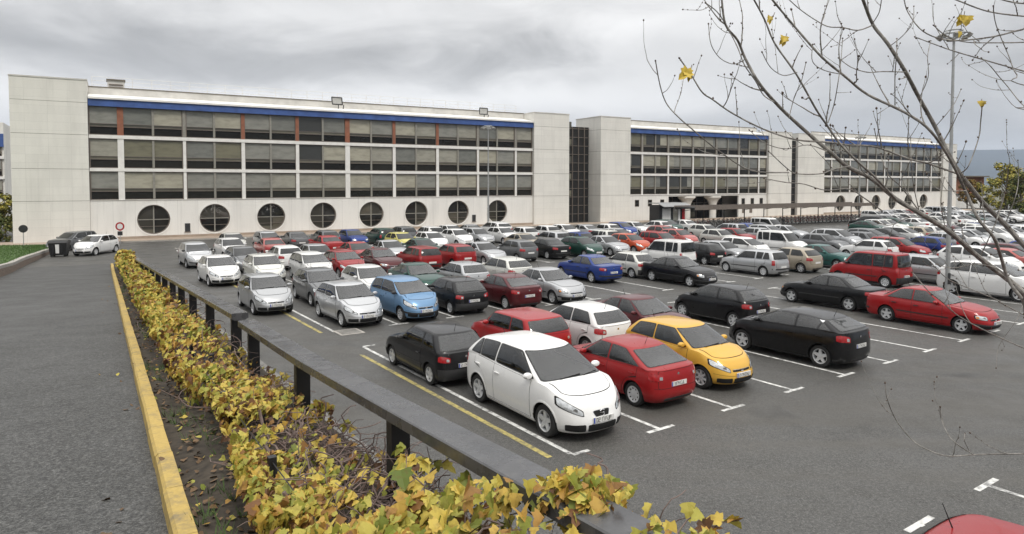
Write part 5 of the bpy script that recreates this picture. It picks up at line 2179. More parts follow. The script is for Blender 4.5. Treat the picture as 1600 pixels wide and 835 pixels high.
# long shoots that climb over the rail near the camera
shoots = MB()
for _ in range(34):
    t0 = lr.uniform(.9, 4.2)
    o0 = lr.uniform(1.45, 2.4 if t0 < 3.2 else 1.85)
    pts = [ramp(t0, o0, .45)]
    dirv = Vector((lr.gauss(0, .35), lr.gauss(0, .35), 1)) + RP * lr.uniform(.1, .6)
    n_seg = lr.randint(3, 5) if t0 < 3 else lr.randint(2, 4)
    for k in range(n_seg):
        q_ = pts[-1] + dirv.normalized() * .085
        if q_.z > ramp_z(q_.dot(RD)) + .92:
            break
        pts.append(q_)
        dirv = dirv + Vector((lr.gauss(0, .35), lr.gauss(0, .35), -.22)) + RP * .10
    shoots.tube([hedge_inv @ p for p in pts], [.006 - .004 * k / len(pts) for k in range(len(pts))], STEMM, 5)
    for p in pts[2:]:
        for _k in range(lr.randint(0, 2)):
            n = Vector((lr.gauss(0, .5), lr.gauss(0, .5) - .3, 1))
            tip = Vector((lr.gauss(0, 1), lr.gauss(0, 1), -.4))
            vs, fs = leaf_poly(lr.uniform(.07, .13), p, n, tip, lr.uniform(0, .5))
            fol.add([hedge_inv @ v for v in vs], fs, LEAFM, False)
fol.build('foliage', hedge)
for i_ in range(1500):
    t0 = .8 + 30 * lr.random() ** 2.0 if i_ < 1050 else lr.uniform(3.3, 6.5)
    l, r, top = hedge_profile(t0)
    o0 = lr.uniform(l + .12, r - .05) if i_ < 1050 else lr.uniform(1.2, 1.95)
    p = ramp(t0, o0, lr.uniform(.02, top * .7))
    d = Vector((lr.gauss(0, 1), lr.gauss(0, 1), lr.gauss(.35, .5))).normalized()
    pts = [p]
    for k in range(lr.randint(4, 9)):
        pts.append(pts[-1] + d * .07)
        d = (d + Vector((lr.gauss(0, .4), lr.gauss(0, .4), lr.gauss(-.08, .3)))).normalized()
    top2 = min(top * 1.05, .72)
    for q in pts:
        tq = q.dot(RD)
        q.z = min(q.z, ramp_z(tq) + top2)
    r0 = lr.uniform(.003, .009)
    shoots.tube([hedge_inv @ q for q in pts], [r0 * (1 - .5 * k / len(pts)) for k in range(len(pts))], STEMM, 5)
for t0 in [1.2 + 1.1 * i for i in range(36)]:     # the rooted stems
    l, r, top = hedge_profile(t0)
    o0 = l + .2 + .15 * lr.random()
    pts = [ramp(t0 + lr.uniform(-.1, .1), o0 + lr.uniform(-.05, .05), -.05 + .12 * k) for k in range(5)]
    shoots.tube([hedge_inv @ q for q in pts], .016, STEMM, 6)
shoots.build('stem', hedge)

# dark posts and wires the creeper is trained on
tf = empty('trellis_fence', ramp(8, 1.05, 0))
inv = Matrix.Translation(-tf.location)
tag(tf, 'low black post and wire fence inside the creeper hedge', 'fence')
for t0 in [2.8 + 2.45 * i for i in range(16)]:
    p = MB()
    c = inv @ ramp(t0, 1.06 + (.2 if t0 > 9 else 0), .2)
    p.obox(c, RD * .03, RP * .03, Vector((0, 0, .26)), POSTM)
    p.build('post', tf)
p = MB()
for h in (.12, .28, .42):
    p.tube([inv @ ramp(1.0 + i * 1.0, 1.06 + (.2 if 1.0 + i > 9 else 0), h) for i in range(40)], .005, DARKST, 4)
p.build('wire', tf)

# fallen leaves and weeds on the soil strip
lit = MB()
for _ in range(1700):
    t0 = .6 + 40 * lr.random() ** 1.9
    o0 = lr.uniform(.46, 1.15) if lr.random() < .965 else lr.uniform(-.1, .45)
    h = .055 + .05 * noise.noise(Vector((t0 * 1.7, o0 * 3, 0))) + .008 if o0 > .44 else (.132 if o0 > .3 else .012)
    vs, fs = leaf_poly(lr.uniform(.03, .075), ramp(t0, o0, h), Vector((lr.gauss(0, .35), lr.gauss(0, .35), 1)), Vector((lr.gauss(0, 1), lr.gauss(0, 1), 0)), lr.uniform(-.2, .5), False)
    lit.add(vs, fs, DEADM if lr.random() < .8 else LEAFM)
tag(lit.build('leaf_litter'), 'brown fallen leaves scattered on the soil beside the kerb', 'fallen leaves', kind='stuff')
wd = MB()
WEED = simple('weed_green', (.055, .10, .022), .8, var=.4, scale=4)
for _ in range(260):
    t0 = 1 + 30 * lr.random() ** 1.6
    o0 = lr.uniform(.50, 1.0)
    if noise.noise(Vector((t0 * .7, o0 * 2, 9))) < -.02:
        continue
    b0 = ramp(t0, o0, .04)
    for k in range(9):
        a = lr.uniform(0, 6.28)
        s = Vector((math.cos(a), math.sin(a), 0))
        h = lr.uniform(.05, .16)
        q = b0 + s * lr.uniform(0, .05)
        wd.add([q - s.orthogonal().normalized() * .005, q + s.orthogonal().normalized() * .005, q + s * h * .6 + Vector((0, 0, h))], [(0, 1, 2)], WEED)
tag(wd.build('weeds'), 'thin green weeds growing on the soil beside the kerb', 'weeds', kind='stuff')

# ------------------------------------------------------------------ lamp masts
GLASSW = simple('floodlight_glass', (.55, .56, .56), .2, var=.1)


def lamp_mast(p, h, label, ring=.85, n=6):
    root = empty('lamp_mast', p)
    tag(root, label, 'lamp mast', 'lamp masts of the car park')
    m = MB()
    m.tube([(0, 0, 0), (0, 0, .02)], .30, CONCD, 12)
    m.tube([(0, 0, .02), (0, 0, .8), (0, 0, h * .5), (0, 0, h)], [.11, .10, .075, .05], STEELG, 12)
    m.build('pole', root)
    d = MB()
    d.box(-.06, .06, -.112, -.095, .5, 1.0, DARKST)
    d.build('inspection_door', root)
    r = MB()
    for z, rr in ((h - .12, ring), (h + .06, ring * .55)):
        r.tube([(rr * math.cos(a), rr * math.sin(a), z) for a in np.linspace(0, 2 * math.pi, 25)], .035, STEELG, 6, cap=False)
    for k in range(4):
        a = math.pi / 2 * k + .3
        r.tube([(0, 0, h - .3), (ring * math.cos(a), ring * math.sin(a), h - .12)], .025, STEELG, 5)
        r.tube([(ring * .55 * math.cos(a), ring * .55 * math.sin(a), h + .06), (ring * math.cos(a), ring * math.sin(a), h - .12)], .02, STEELG, 5)
    r.build('crown_ring', root)
    for k in range(n):
        a = 2 * math.pi * k / n + .2
        c = Vector((ring * math.cos(a), ring * math.sin(a), h - .20))
        out = Vector((math.cos(a), math.sin(a), -.9)).normalized()
        sd_ = Vector((-math.sin(a), math.cos(a), 0))
        f = MB()
        f.obox(c, sd_ * .14, out.cross(sd_) * .10, out * .05, MULLG)
        f.obox(c + out * .054, sd_ * .12, out.cross(sd_) * .085, out * .006, GLASSW)
        f.build('floodlight', root)


lamp_mast(LAMPS[0], 11.75, 'tallest-looking lamp mast behind the branches, beside the silver estate', .60)
lamp_mast(LAMPS[1], 11.0, 'lamp mast in front of the last round window of the long block', .70)
lamp_mast(LAMPS[2], 11.4, 'lamp mast beyond the bike shelter in front of the farthest block', .62)
lamp_mast(LAMPS[3], 8.0, 'lamp mast by the yellow-green trees at the right edge', .6)

# ------------------------------------------------------------------ road signs
REDP = simple('red_sign_paint', (.40, .015, .02), .4, var=.05)
WHP = simple('white_sign_paint', (.75, .75, .74), .4, var=.05)


def round_sign(px, py_base, zc, rad, label, back=False, yaw=0.0, plate=False, zb=0.0):
    p = on_ground(px, py_base, zb)
    root = empty('road_sign', p, yaw)
    tag(root, label, 'road sign')
    m = MB()
    m.tube([(0, .03, -.1), (0, .03, zc - zb + rad * .8)], .028, STEELG, 8)
    m.build('pole', root)
    f = MB()
    n = 28
    z = zc - zb
    for rr, y0, y1, mt in ((rad, -.012, .012, REDP if not back else DARKST), (rad * .66, -.016, -.011, WHP if not back else DARKST)):
        v = [(rr * math.cos(6.2832 * k / n), y, z + rr * math.sin(6.2832 * k / n)) for y in (y0, y1) for k in range(n)]
        f.add(v, [tuple(range(n)), tuple(range(2 * n - 1, n - 1, -1))] + [(k, n + k, n + (k + 1) % n, (k + 1) % n) for k in range(n)], mt)
    f.build('disc', root)
    if plate:
        q = MB()
        q.box(-rad * .55, rad * .55, -.012, .012, z - rad * 2.1, z - rad * 1.15, DARKST)
        q.build('supplementary_plate', root)
    return root


round_sign(188, 381, 1.45, .36, 'red-ringed white round sign with a dark plate below it by the cream wall', plate=True, yaw=.1)
round_sign(37, 385, 1.55, .30, 'dark round sign seen from behind on a thin pole above the lawn', back=True, zb=.2, yaw=.5)

# ------------------------------------------------------------------ waste container at the ramp foot
BINM = simple('black_bin_plastic', (.012, .012, .013), .45, var=.3)
p = on_ground(93, 401)
root = empty('waste_container', p, R(20))
root.scale = (.85, .85, .85)
tag(root, 'black wheeled waste container with a white stripe at the foot of the ramp', 'waste container')
m = MB()
v = [(-.55, -.45, .15), (.55, -.45, .15), (.55, .45, .15), (-.55, .45, .15), (-.66, -.54, 1.12), (.66, -.54, 1.12), (.66, .54, 1.12), (-.66, .54, 1.12)]
m.add(v, [(0, 3, 2, 1), (0, 1, 5, 4), (1, 2, 6, 5), (2, 3, 7, 6), (3, 0, 4, 7), (4, 5, 6, 7)], BINM)
for x in (-.3, .3):
    m.obox((x, -.525, .65), (.03, 0, 0), (0, .02, 0), (0, .04, .42), BINM)
m.build('tub', root)
m = MB()
for i in range(8):
    a0, a1 = math.pi * i / 8, math.pi * (i + 1) / 8
    m.add([(-.70, .58 * -math.cos(a0), 1.13 + .22 * math.sin(a0)), (.70, .58 * -math.cos(a0), 1.13 + .22 * math.sin(a0)), (.70, .58 * -math.cos(a1), 1.13 + .22 * math.sin(a1)), (-.70, .58 * -math.cos(a1), 1.13 + .22 * math.sin(a1))], [(0, 1, 2, 3)], BINM)
m.add([(x, .58 * -math.cos(math.pi * i / 8), 1.13 + .22 * math.sin(math.pi * i / 8)) for x in (-.70,) for i in range(9)], [tuple(range(9))[::-1]], BINM)
m.add([(x, .58 * -math.cos(math.pi * i / 8), 1.13 + .22 * math.sin(math.pi * i / 8)) for x in (.70,) for i in range(9)], [tuple(range(9))], BINM)
m.build('lid', root)
m = MB()
m.add([(-.14, -.478, .30), (.10, -.478, .30), (.12, -.545, 1.02), (-.16, -.545, 1.02)], [(0, 1, 2, 3)], WHP)
m.build('white_stripe', root)
for x in (-.45, .45):
    for y in (-.35, .35):
        m = MB()
        lathe_y(m, [(.0001, -.03), (.085, -.03), (.085, .03), (.0001, .03)], RUBBER, 14)
        o = m.build('wheel', root)
        o.location = (x, y, .085)

# ------------------------------------------------------------------ bicycle shelter with its bicycles
sd_ = (SHEL1 - SHEL0)
sl = sd_.length
root = empty('bike_shelter', SHEL0, math.atan2(sd_.y, sd_.x))
tag(root, 'long flat-roofed bicycle shelter on thin dark posts in front of the entrance', 'bike shelter')
m = MB()
m.box(-.6, sl + .6, -1.0, 2.2, 2.28, 2.42, DARKST)
m.box(-.66, sl + .66, -1.06, -1.0, 2.14, 2.56, MULL)
m.box(-.66, sl + .66, 2.2, 2.26, 2.14, 2.56, MULL)
m.build('roof', root)
n = int(sl / 3.4)
for i in range(n + 1):
    m = MB()
    m.tube([(sl * i / n, 1.9, 0), (sl * i / n, 1.9, 2.28)], .055, DARKST, 8)
    m.tube([(sl * i / n, 1.9, 1.9), (sl * i / n, -.6, 2.26)], .035, DARKST, 6)
    m.build('post', root)
m = MB()
for z in (.35, .75):
    m.tube([(0, 1.6, z), (sl, 1.6, z)], .025, STEELG, 6)
m.build('rack_rail', root)
FR = [simple('red_bike_paint', (.30, .02, .02), .35, var=.2), simple('dark_bike_paint', (.02, .02, .025), .35, var=.2), simple('grey_bike_paint', (.35, .36, .37), .35, var=.2)]


def bike_mesh(frame):
    q = MB()
    for x in (-.52, .52):
        c = [(x + .33 * math.cos(a), 0, .34 + .33 * math.sin(a)) for a in np.linspace(0, 2 * math.pi, 19)]
        q.tube(c, .024, RUBBER, 5, cap=False)
        for a in np.linspace(0, math.pi, 5)[:-1]:
            q.tube([(x + .32 * math.cos(a), 0, .34 + .32 * math.sin(a)), (x - .32 * math.cos(a), 0, .34 - .32 * math.sin(a))], .005, STEELG, 3)
    for a, b in (((-.52, 0, .34), (-.08, 0, .32)), ((-.52, 0, .34), (-.18, 0, .82)), ((-.08, 0, .32), (-.2, 0, .9)), ((-.08, 0, .32), (.36, 0, .80)), ((-.17, 0, .80), (.36, 0, .84)), ((.52, 0, .34), (.34, 0, .98))):
        q.tube([a, b], .022, frame, 6)
    q.tube([(.34, -.27, 1.0), (.38, 0, .99), (.34, .27, 1.0)], .016, DARKST, 5)
    q.obox((-.21, 0, .93), (.13, 0, 0), (0, .06, 0), (0, 0, .03), RUBBER)
    q.obox((-.5, 0, .74), (.16, 0, 0), (0, .07, 0), (0, 0, .012), frame)
    return q.mesh('bicycle')


bm_ = [bike_mesh(f) for f in FR]
bn_ = ['red', 'dark', 'grey']
nb = 40
for i in range(nb):
    k = lr.choice([0, 0, 0, 1, 1, 2])
    u = .8 + (sl - 1.6) * i / (nb - 1)
    o = bpy.data.objects.new('bicycle', bm_[k])
    COL.objects.link(o)
    w = root.matrix_basis @ Vector((u, .95 + lr.uniform(-.1, .1), 0))
    o.location = w
    o.rotation_euler = (R(lr.uniform(-6, 6)), 0, math.atan2(sd_.y, sd_.x) + R(90 + lr.uniform(-14, 14)))
    tag(o, f'{bn_[k]} bicycle standing in the rack under the long flat-roofed shelter', 'bicycle', f'{bn_[k]} bicycles under the shelter')

# ------------------------------------------------------------------ kiosk beside the entrance
root = empty('kiosk', KIOSK, TH)
tag(root, 'dark kiosk with a white panel and grey awning left of the entrance', 'kiosk')
m = MB()
m.box(-2.2, 2.2, -.9, .9, .1, 2.35, DARKST)
m.box(-2.3, 2.3, -1.0, 1.0, 0, .1, CONC)
m.build('cabin', root)
m = MB()
m.add([(-2.4, -1.9, 2.15), (2.4, -1.9, 2.15), (2.4, -.85, 2.55), (-2.4, -.85, 2.55), (-2.4, -1.9, 2.22), (2.4, -1.9, 2.22), (2.4, -.85, 2.62), (-2.4, -.85, 2.62)], [(3, 2, 1, 0), (4, 5, 6, 7), (0, 1, 5, 4), (1, 2, 6, 5), (3, 0, 4, 7)], STEELG)
m.box(-2.4, 2.4, -.85, 1.0, 2.55, 2.64, STEELG)
m.build('awning', root)
for x0, x1, mt in ((-1.7, -.3, WHP), (.1, .9, GL_UP), (1.0, 1.5, WHP), (1.7, 2.15, REDP)):
    m = MB()
    m.box(x0, x1, -.94, -.90, .4, 1.95, mt)
    m.build('panel', root)

# ------------------------------------------------------------------ low brick building and trees at the far right
BRK = simple('red_brick_wall', (.27, .12, .07), .9, var=.3, scale=.8)
p = on_ground(1500, 328)
p2 = at_depth(1504, 288, 142)
p2.z = 0
root = empty('brick_building', p2, R(12))
tag(root, 'low red brick building with a white lower wall beyond the farthest office block', 'building')
m = MB()
m.box(-6, 5.4, 0, 9, 3.0, 6.5, BRK)
m.build('wall', root)
m = MB()
m.box(-6, 5.5, -.6, 9, 0, 2.98, WHITEF)
m.build('lower_wall', root)
m = MB()
m.box(-6.4, 5.8, -.9, 9.4, 6.5, 6.75, SEAMW)
m.box(-6.1, 5.6, -.8, -.602, 2.7, 3.02, DARKST)
m.build('roof', root)
for x in (-4.6, -2.2, .2, 2.6, 4.2):
    m = MB()
    m.box(x - .45, x + .45, -.03, .02, 4.3, 5.6, MULL)
    m.build('window', root)
m = MB()
m.box(4.2, 5.0, -.63, -.58, .3, 2.2, MULL)
m.build('door', root)


def leaf_tree(p, h, cr, stops, label, seed, ncl=34, leaf=.22, low=.25, cat='tree', name='tree'):
    q = random.Random(seed)
    root = empty(name, p)
    tag(root, label, cat)
    bark = bpy.data.materials.get('grey_bark') or simple('grey_bark', (.10, .085, .065), .9, var=.3, scale=6)
    m, t, b = new_mat('foliage_' + str(seed))
    g_ = N(t, 'ShaderNodeNewGeometry')
    n1 = noise_tex(t, .9, 3)
    t.links.new(ramp_node(t, M(t, 'ADD', M(t, 'MULTIPLY', g_.outputs['Random Per Island'], .5), M(t, 'MULTIPLY', n1, .5)), stops), b.inputs['Base Color'])
    b.inputs['Roughness'].default_value = .7
    tk = MB()
    tk.tube([(0, 0, -.1), (.03, .02, h * .3), (-.05, .05, h * .6), (.02, 0, h * .9)], [h * .022, h * .018, h * .011, .02], bark, 8)
    cl = []
    for i in range(ncl):
        a = q.uniform(0, 6.28)
        z = h * (low + (1 - low) * q.random() ** .8)
        f = 1 - abs((z / h - (low + .35 * (1 - low))) / .75) ** 2
        r_ = cr * max(.2, f) * math.sqrt(q.random())
        c = Vector((r_ * math.cos(a), r_ * math.sin(a), z))
        cl.append((c, cr * q.uniform(.18, .38)))
        tk.tube([(0, 0, max(.2, z - r_ * .9 - .3)), c * .6 + Vector((0, 0, z * .36)), c], [h * .007, h * .004, .008], bark, 5)
    tk.build('trunk', root)
    cw = MB()
    for c, r_ in cl:
        for k in range(90):
            d = Vector((q.gauss(0, 1), q.gauss(0, 1), q.gauss(0, .8)))
            d = d.normalized() * r_ * q.random() ** .45
            n = (d + Vector((q.gauss(0, .5), q.gauss(0, .5), .6 + q.gauss(0, .5)))) if d.length > 1e-6 else Vector((0, 0, 1))
            vs, fs = leaf_poly(leaf * q.uniform(.6, 1.25), c + d, n, Vector((q.gauss(0, 1), q.gauss(0, 1), -.5)), .2, False)
            cw.add(vs, fs, m)
    cw.build('crown', root)


YG = [(.2, (.08, .10, .02)), (.5, (.27, .25, .04)), (.8, (.44, .34, .05))]
AUT = [(.2, (.07, .07, .018)), (.5, (.22, .15, .03)), (.8, (.30, .15, .03))]
GRN = [(.2, (.035, .06, .014)), (.5, (.10, .125, .025)), (.8, (.24, .20, .04))]


def gp(px, Y):
    v = at_depth(px, 288, Y)
    v.z = 0
    return v


leaf_tree(gp(1574, 108), 8.0, 2.6, YG, 'yellow-green tree at the right edge beside the brick building', 21, 34, .30, .12)
leaf_tree(gp(1596, 101), 6.6, 1.7, GRN, 'darker green tree in front of the yellow-green tree at the right edge', 22, 30, .28, .1)
leaf_tree(gp(1512, 134), 5.6, 1.8, AUT, 'small golden tree in front of the brick building', 23, 24, .32, .2)
leaf_tree(gp(1533, 136), 5.0, 1.6, YG, 'small yellow tree right of the golden tree by the brick building', 24, 20, .32, .2)
leaf_tree(gp(6, 66), 4.0, 1.4, YG, 'yellow-green bush at the left edge beside the cream tower', 25, 26, .2, .08, 'bush', 'bush')
leaf_tree(gp(-6, 58), 2.4, 1.2, GRN, 'dark green bush at the left edge behind the lawn', 26, 20, .16, .08, 'bush', 'bush')
# ------------------------------------------------------------------ the bare tree on the right, standing just outside the frame
BARK, t_, b_ = new_mat('grey_twig_bark')
n_ = noise_tex(t_, 14, 6, .65, stretch=(1, 1, 1))
t_.links.new(ramp_node(t_, n_, [(.30, (.10, .092, .082)), (.52, (.25, .235, .215)), (.75, (.44, .42, .39))]), b_.inputs['Base Color'])
b_.inputs['Roughness'].default_value = .85
bump(t_, b_, noise_tex(t_, 45, 4), .5, .006)
BUD = simple('brown_bud', (.070, .045, .030), .8, var=.3, scale=20)
tree = empty('bare_tree', (8.3, 7.6, 0))
tag(tree, 'bare grey tree reaching in from the right with buds and a few yellow leaves', 'tree')
tinv = Matrix.Translation(-tree.location)
br = random.Random(17)


def spline(pts, step=.5):
    out = []
    n = len(pts)
    for i in range(n - 1):
        p0, p1, p2, p3 = pts[max(i - 1, 0)], pts[i], pts[i + 1], pts[min(i + 2, n - 1)]
        m = 5
        for k in range(m):
            u = k / m
            out.append(.5 * ((2 * p1) + (p2 - p0) * u + (2 * p0 - 5 * p1 + 4 * p2 - p3) * u * u + (3 * p1 - p0 - 3 * p2 + p3) * u ** 3))
    out.append(pts[-1])
    return out


def bud(mb, p, d, s):
    d = d.normalized()
    mb.tube([p - d * s * .3, p + d * s * .4, p + d * s * 1.1, p + d * s * 1.9], [s * .5, s * .95, s * .75, s * .10], BUD, 6)


def twig(mb, p, d, ln, r0, depth=0):
    pts = [p]
    d = d.normalized()
    n = max(3, int(ln / .05))
    for k in range(n):
        pts.append(pts[-1] + d * ln / n)
        d = (d + Vector((br.gauss(0, .10), br.gauss(0, .10), .10 + br.gauss(0, .07)))).normalized()
    mb.tube(pts, [r0 * (1 - .65 * k / n) for k in range(n + 1)], BARK, 5)
    bud(mb, pts[-1], d, max(.007, r0 * 1.7))
    for k in range(1, n):
        if br.random() < .38:
            s = Vector((br.gauss(0, 1), br.gauss(0, 1), br.gauss(.3, .6))).normalized()
            bud(mb, pts[k] + s * r0 * .6, (d + s * .9), max(.005, r0 * 1.1))
    if depth < 1 and ln > .3:
        for _ in range(br.randint(0, 2)):
            k = br.randint(1, n - 1)
            twig(mb, pts[k], d + Vector((br.gauss(0, .7), br.gauss(0, .4), br.gauss(.3, .5))), ln * br.uniform(.25, .5), r0 * .6, depth + 1)


def limb(px, d0, d1, r0, r1, twigs=1.6, name='branch', tail=None):
    """px: from the thick end to the tip, in photo pixels; d0, d1: distance from the camera at both ends"""
    n = len(px)
    P = []
    for i, (x, y) in enumerate(px):
        f = i / (n - 1)
        P.append(at_depth(x + br.gauss(0, 1.3), y + br.gauss(0, 1.3), d0 + (d1 - d0) * f + .12 * math.sin(i * 1.9 + x * .01)))
    if tail is not None:
        P = [Vector(tail)] + P
    pts = [tinv @ p for p in spline(P)]
    m = MB()
    N_ = len(pts)
    # knotty radius
    r0, r1 = r0 * .64, r1 * 1.0
    m.tube(pts, [(r0 + (r1 - r0) * (i / (N_ - 1)) ** .8) * (1 + .10 * math.sin(i * 2.1 + x * .1) * (.4 + .6 * (i % 3 == 0))) for i in range(N_)], BARK, 9)
    acc = 0
    for i in range(1, N_ - 1):
        acc += (pts[i] - pts[i - 1]).length
        if acc > br.uniform(.13, .36) / max(.05, twigs):
            acc = 0
            d = (pts[i + 1] - pts[i - 1]).normalized()
            s = Vector((br.gauss(0, .6), br.gauss(0, .5), br.gauss(.55, .7)))
            s = (s - d * s.dot(d))
            if s.length < 1e-3:
                continue
            rr = r0 + (r1 - r0) * i / N_
            if br.random() < .62:
                twig(m, pts[i], d * .8 + s.normalized(), br.uniform(.10, .58), min(.0068, rr * .75))
            else:
                bud(m, pts[i] + s.normalized() * rr, s + d * .4, .009)
    dd = (pts[-1] - pts[-2])
    bud(m, pts[-1], dd, max(.008, r1 * 1.8))
    o = m.build(name, tree)
    return pts


tk = MB()
TB = Vector((8.3, 7.6, 0))
trunk_pts = [Vector((0, 0, -.1)), Vector((.02, .05, 1.2)), Vector((-.06, .02, 2.4)), Vector((-.12, -.05, 3.4)), Vector((-.05, 0, 4.6)), Vector((.1, .1, 6.2)), Vector((.15, .2, 8.0))]
tk.tube(spline(trunk_pts), [.20 - .15 * i / 30 for i in range(31)], BARK, 14)
tk.build('trunk', tree)


def on_trunk(z):
    for a, b in zip(trunk_pts[:-1], trunk_pts[1:]):
        if a.z <= z <= b.z:
            return TB + a.lerp(b, (z - a.z) / (b.z - a.z))
    return TB + trunk_pts[-1]


# the thick limbs, from the trunk outwards
limb([(1640, 500), (1600, 460), (1580, 443), (1531, 404), (1483, 363), (1438, 335), (1401, 311), (1360, 282), (1328, 258), (1295, 237), (1271, 217), (1234, 184), (1210, 160), (1188, 130), (1165, 92), (1150, 62), (1138, 38), (1126, -5)], 7.4, 5.6, .055, .008, .75, tail=on_trunk(2.7))
limb([(1660, 440), (1610, 392), (1568, 351), (1545, 327), (1523, 302), (1491, 258), (1460, 199), (1437, 155), (1414, 111), (1388, 70), (1364, 38), (1345, -5)], 7.7, 6.4, .050, .014, .7, tail=on_trunk(3.3))
limb([(1640, 520), (1600, 470), (1575, 437), (1566, 403), (1551, 372), (1529, 342), (1509, 299), (1486, 253), (1452, 207), (1414, 176), (1356, 146), (1318, 119), (1290, 95), (1268, 73), (1235, 35), (1203, -5)], 7.0, 5.6, .030, .008, .8, tail=on_trunk(2.4))
# side limbs
limb([(1401, 311), (1370, 278), (1337, 249), (1318, 226), (1295, 195), (1276, 169), (1245, 115), (1214, 69), (1196, 32), (1178, -5)], 6.55, 5.2, .020, .006, .9)
limb([(1328, 258), (1300, 264), (1283, 270), (1255, 271), (1234, 268), (1202, 237)][::1], 6.35, 5.9, .011, .004, .8)
limb([(1234, 268), (1172, 264), (1123, 237), (1080, 203), (1056, 182), (1042, 165), (1031, 134), (1025, 94)], 6.05, 5.3, .010, .004, 1.2)
limb([(1494, 272), (1450, 256), (1421, 249), (1368, 230), (1330, 228), (1299, 226), (1245, 218), (1192, 199), (1146, 176), (1112, 154), (1096, 142), (1078, 118), (1063, 92)], 6.9, 5.1, .016, .005, 1.0)
limb([(1380, 330), (1350, 310), (1328, 294), (1291, 298), (1255, 290), (1225, 286), (1196, 280)], 6.6, 5.9, .010, .004, .8)
limb([(1210, 160), (1195, 148), (1180, 128), (1160, 100), (1150, 70), (1135, 40), (1120, 20), (1105, 4)], 5.75, 5.3, .008, .004, 1.0)
limb([(1364, 38), (1340, 46), (1318, 46), (1296, 42), (1276, 34), (1252, 16), (1228, -4)], 6.4, 6.0, .010, .004, .9)
limb([(1414, 111), (1380, 114), (1355, 113), (1330, 106), (1310, 92)], 6.5, 6.2, .009, .004, .9)
limb([(1364, 38), (1372, 18), (1378, -5)], 6.4, 6.3, .007, .004, .6)
limb([(1400, 165), (1398, 120), (1400, 85), (1401, 60)], 6.0, 5.9, .007, .004, .9)
limb([(1295, 195), (1304, 165), (1310, 130), (1314, 95), (1316, 60)], 5.9, 5.8, .007, .003, 1.0)
limb([(1500, 272), (1513, 260), (1529, 214), (1533, 190), (1534, 168)], 6.9, 6.7, .009, .005, .4)
limb([(1425, 180), (1402, 156), (1391, 146), (1375, 180), (1388, 195)][:3], 5.9, 5.8, .006, .003, .9)
limb([(1460, 199), (1480, 180), (1494, 160), (1500, 140)], 6.8, 6.7, .006, .003, .8)
limb([(1318, 119), (1290, 112), (1272, 96), (1271, 70)], 5.8, 5.7, .006, .003, 1.0)
limb([(1438, 335), (1425, 290), (1422, 250), (1424, 215)], 6.8, 6.6, .008, .003, .8)
limb([(1480, 362), (1470, 320), (1474, 280)], 6.9, 6.8, .007, .003, .8)
limb([(1360, 282), (1344, 262), (1341, 235), (1342, 208)], 6.4, 6.3, .008, .003, .7)
# more medium branches low in the crown
limb([(1531, 404), (1550, 360), (1566, 318), (1574, 290), (1578, 262)], 7.2, 7.0, .010, .004, 1.1)
limb([(1483, 363), (1452, 345), (1420, 340), (1392, 352), (1370, 348)], 7.0, 6.6, .010, .004, 1.2)
limb([(1438, 335), (1410, 296), (1388, 272), (1372, 236), (1364, 205)], 6.9, 6.6, .010, .004, 1.2)
limb([(1580, 443), (1560, 420), (1522, 412), (1490, 420), (1462, 414)], 7.2, 6.9, .009, .003, 1.0)
limb([(1295, 237), (1262, 226), (1228, 234), (1196, 226), (1170, 205)], 6.2, 5.8, .008, .003, 1.2)
limb([(1245, 115), (1222, 118), (1204, 108), (1188, 82)], 5.4, 5.2, .006, .003, 1.2)
limb([(1234, 184), (1240, 150), (1252, 128), (1258, 100)], 5.9, 5.8, .006, .003, 1.2)
limb([(1165, 92), (1150, 100), (1126, 92), (1112, 70), (1108, 40)], 5.6, 5.4, .006, .003, 1.2)
limb([(1545, 327), (1520, 322), (1498, 306), (1484, 286)], 7.4, 7.2, .008, .003, 1.0)
limb([(1568, 351), (1585, 310), (1592, 280), (1590, 250)], 7.6, 7.5, .008, .003, .9)
limb([(1600, 470), (1588, 500), (1560, 540), (1556, 575)], 7.0, 6.8, .006, .002, .6)
limb([(1509, 299), (1490, 300), (1462, 292), (1446, 270)], 6.3, 6.1, .007, .003, 1.0)
limb([(1437, 155), (1450, 120), (1448, 90), (1456, 66)], 6.7, 6.6, .006, .003, 1.0)
limb([(1388, 70), (1410, 60), (1424, 36), (1430, 10)], 6.5, 6.4, .007, .003, 1.0)
# the light thin shoots hanging in front of the red saloon
limb([(1640, 560), (1600, 545), (1545, 520), (1500, 497), (1470, 470), (1450, 455), (1425, 425)], 6.6, 6.0, .011, .004, .8, tail=on_trunk(2.0))
limb([(1600, 492), (1560, 470), (1515, 452), (1480, 436), (1455, 410)], 7.1, 6.6, .009, .004, .8, tail=on_trunk(2.3))
# the low shoot over the empty asphalt
limb([(1650, 706), (1600, 709), (1560, 710), (1520, 711), (1480, 712), (1450, 706), (1425, 688), (1400, 656), (1386, 622), (1386, 598)], 5.6, 5.2, .011, .003, .35, tail=on_trunk(1.6))
limb([(1520, 710), (1495, 695), (1480, 678), (1470, 655), (1468, 636)], 5.35, 5.25, .006, .003, .5)
limb([(1512, 704), (1505, 690), (1506, 678)], 5.3, 5.3, .004, .003, .3)
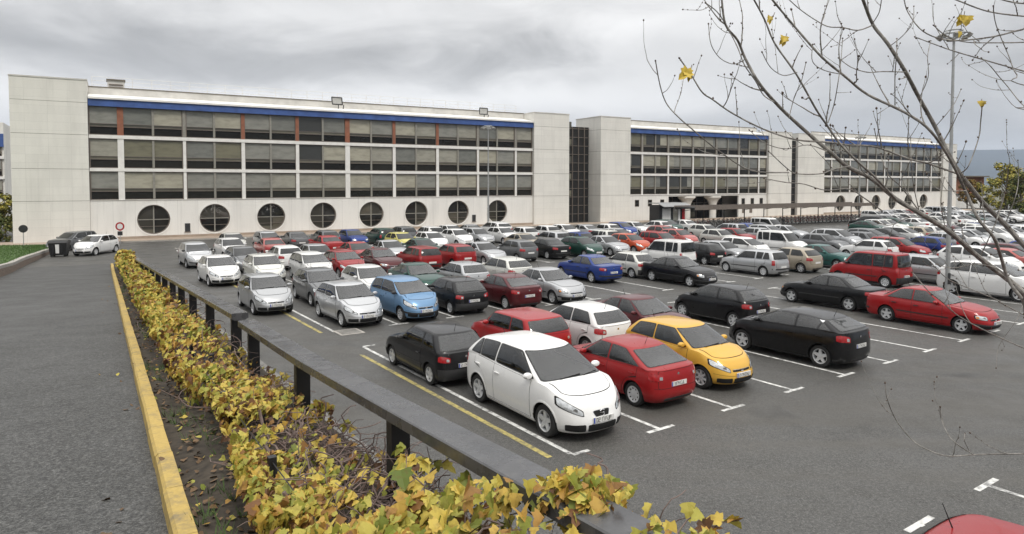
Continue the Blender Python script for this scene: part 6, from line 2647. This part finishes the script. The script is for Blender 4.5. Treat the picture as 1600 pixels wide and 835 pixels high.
# the limbs of the upper right corner
limb([(1650, 38), (1600, 46), (1552, 57), (1513, 63), (1475, 62), (1440, 48), (1418, 20), (1412, -4)], 6.6, 6.0, .016, .004, 1.1, tail=on_trunk(6.4))
limb([(1650, 125), (1600, 111), (1536, 92), (1490, 79), (1455, 70), (1430, 58)], 6.8, 6.2, .014, .004, 1.2, tail=on_trunk(5.9))
limb([(1650, 60), (1600, 64), (1548, 69), (1513, 70), (1480, 60), (1458, 40)], 6.5, 6.3, .011, .004, 1.0, tail=on_trunk(6.2))
limb([(1650, 30), (1600, 27), (1544, 19), (1498, 2), (1470, -10)], 6.9, 6.4, .013, .006, 1.2, tail=on_trunk(6.5))
limb([(1650, 5), (1600, 4), (1570, 0), (1540, -8)], 6.2, 6.0, .012, .006, 1.0, tail=on_trunk(6.8))
limb([(1625, 178), (1600, 166), (1575, 134), (1560, 118), (1548, 103), (1535, 92)], 6.5, 6.4, .007, .004, 1.2, tail=on_trunk(5.4))
limb([(1620, 140), (1590, 118), (1572, 84), (1556, 40), (1552, 8)], 6.4, 6.3, .008, .004, 1.2, tail=on_trunk(5.6))

# the last yellow leaves
YL = simple('yellow_maple_leaf', (.50, .36, .04), .55, var=.35, scale=18)


def hang_leaf(px, py, d, size, n=1):
    m = MB()
    base = tinv @ at_depth(px, py, d)
    for k in range(n):
        a = br.uniform(-1, 1)
        vs, fs = leaf_poly(size * br.uniform(.8, 1.1), base + Vector((br.gauss(0, size * .2), 0, br.gauss(0, size * .12))), Vector((a * .5, -1, .35 + br.gauss(0, .2))), Vector((br.gauss(-.2, .6), .1, -1)), .35)
        m.add(vs, fs, YL)
        m.tube([base, base + Vector((.02, .02, size * .5))], .003, STEMM, 4)
    m.build('leaf', tree)


hang_leaf(1078, 112, 5.15, .105, 3)
hang_leaf(1227, 60, 5.35, .08, 2)
hang_leaf(1208, 26, 5.3, .07, 2)
hang_leaf(1506, 26, 6.2, .10, 3)
hang_leaf(1499, 50, 6.2, .06, 1)
hang_leaf(1533, 160, 6.7, .07, 2)

# ------------------------------------------------------------------ autumn haze between the camera and the hills
HZM = bpy.data.materials.new('thin_haze')
HZM.use_nodes = True
t_ = HZM.node_tree
t_.nodes.clear()
o_ = N(t_, 'ShaderNodeOutputMaterial')
v_ = N(t_, 'ShaderNodeVolumePrincipled')
v_.inputs['Color'].default_value = (.72, .83, 1.0, 1)
v_.inputs['Density'].default_value = .00014
v_.inputs['Anisotropy'].default_value = .2
t_.links.new(v_.outputs[0], o_.inputs['Volume'])
m = MB()
m.box(-9100, 9100, -500, 9100, -1.1, 480, HZM)
o = m.build('haze')
tag(o, 'thin bluish autumn haze over the far hills', 'haze', kind='stuff')
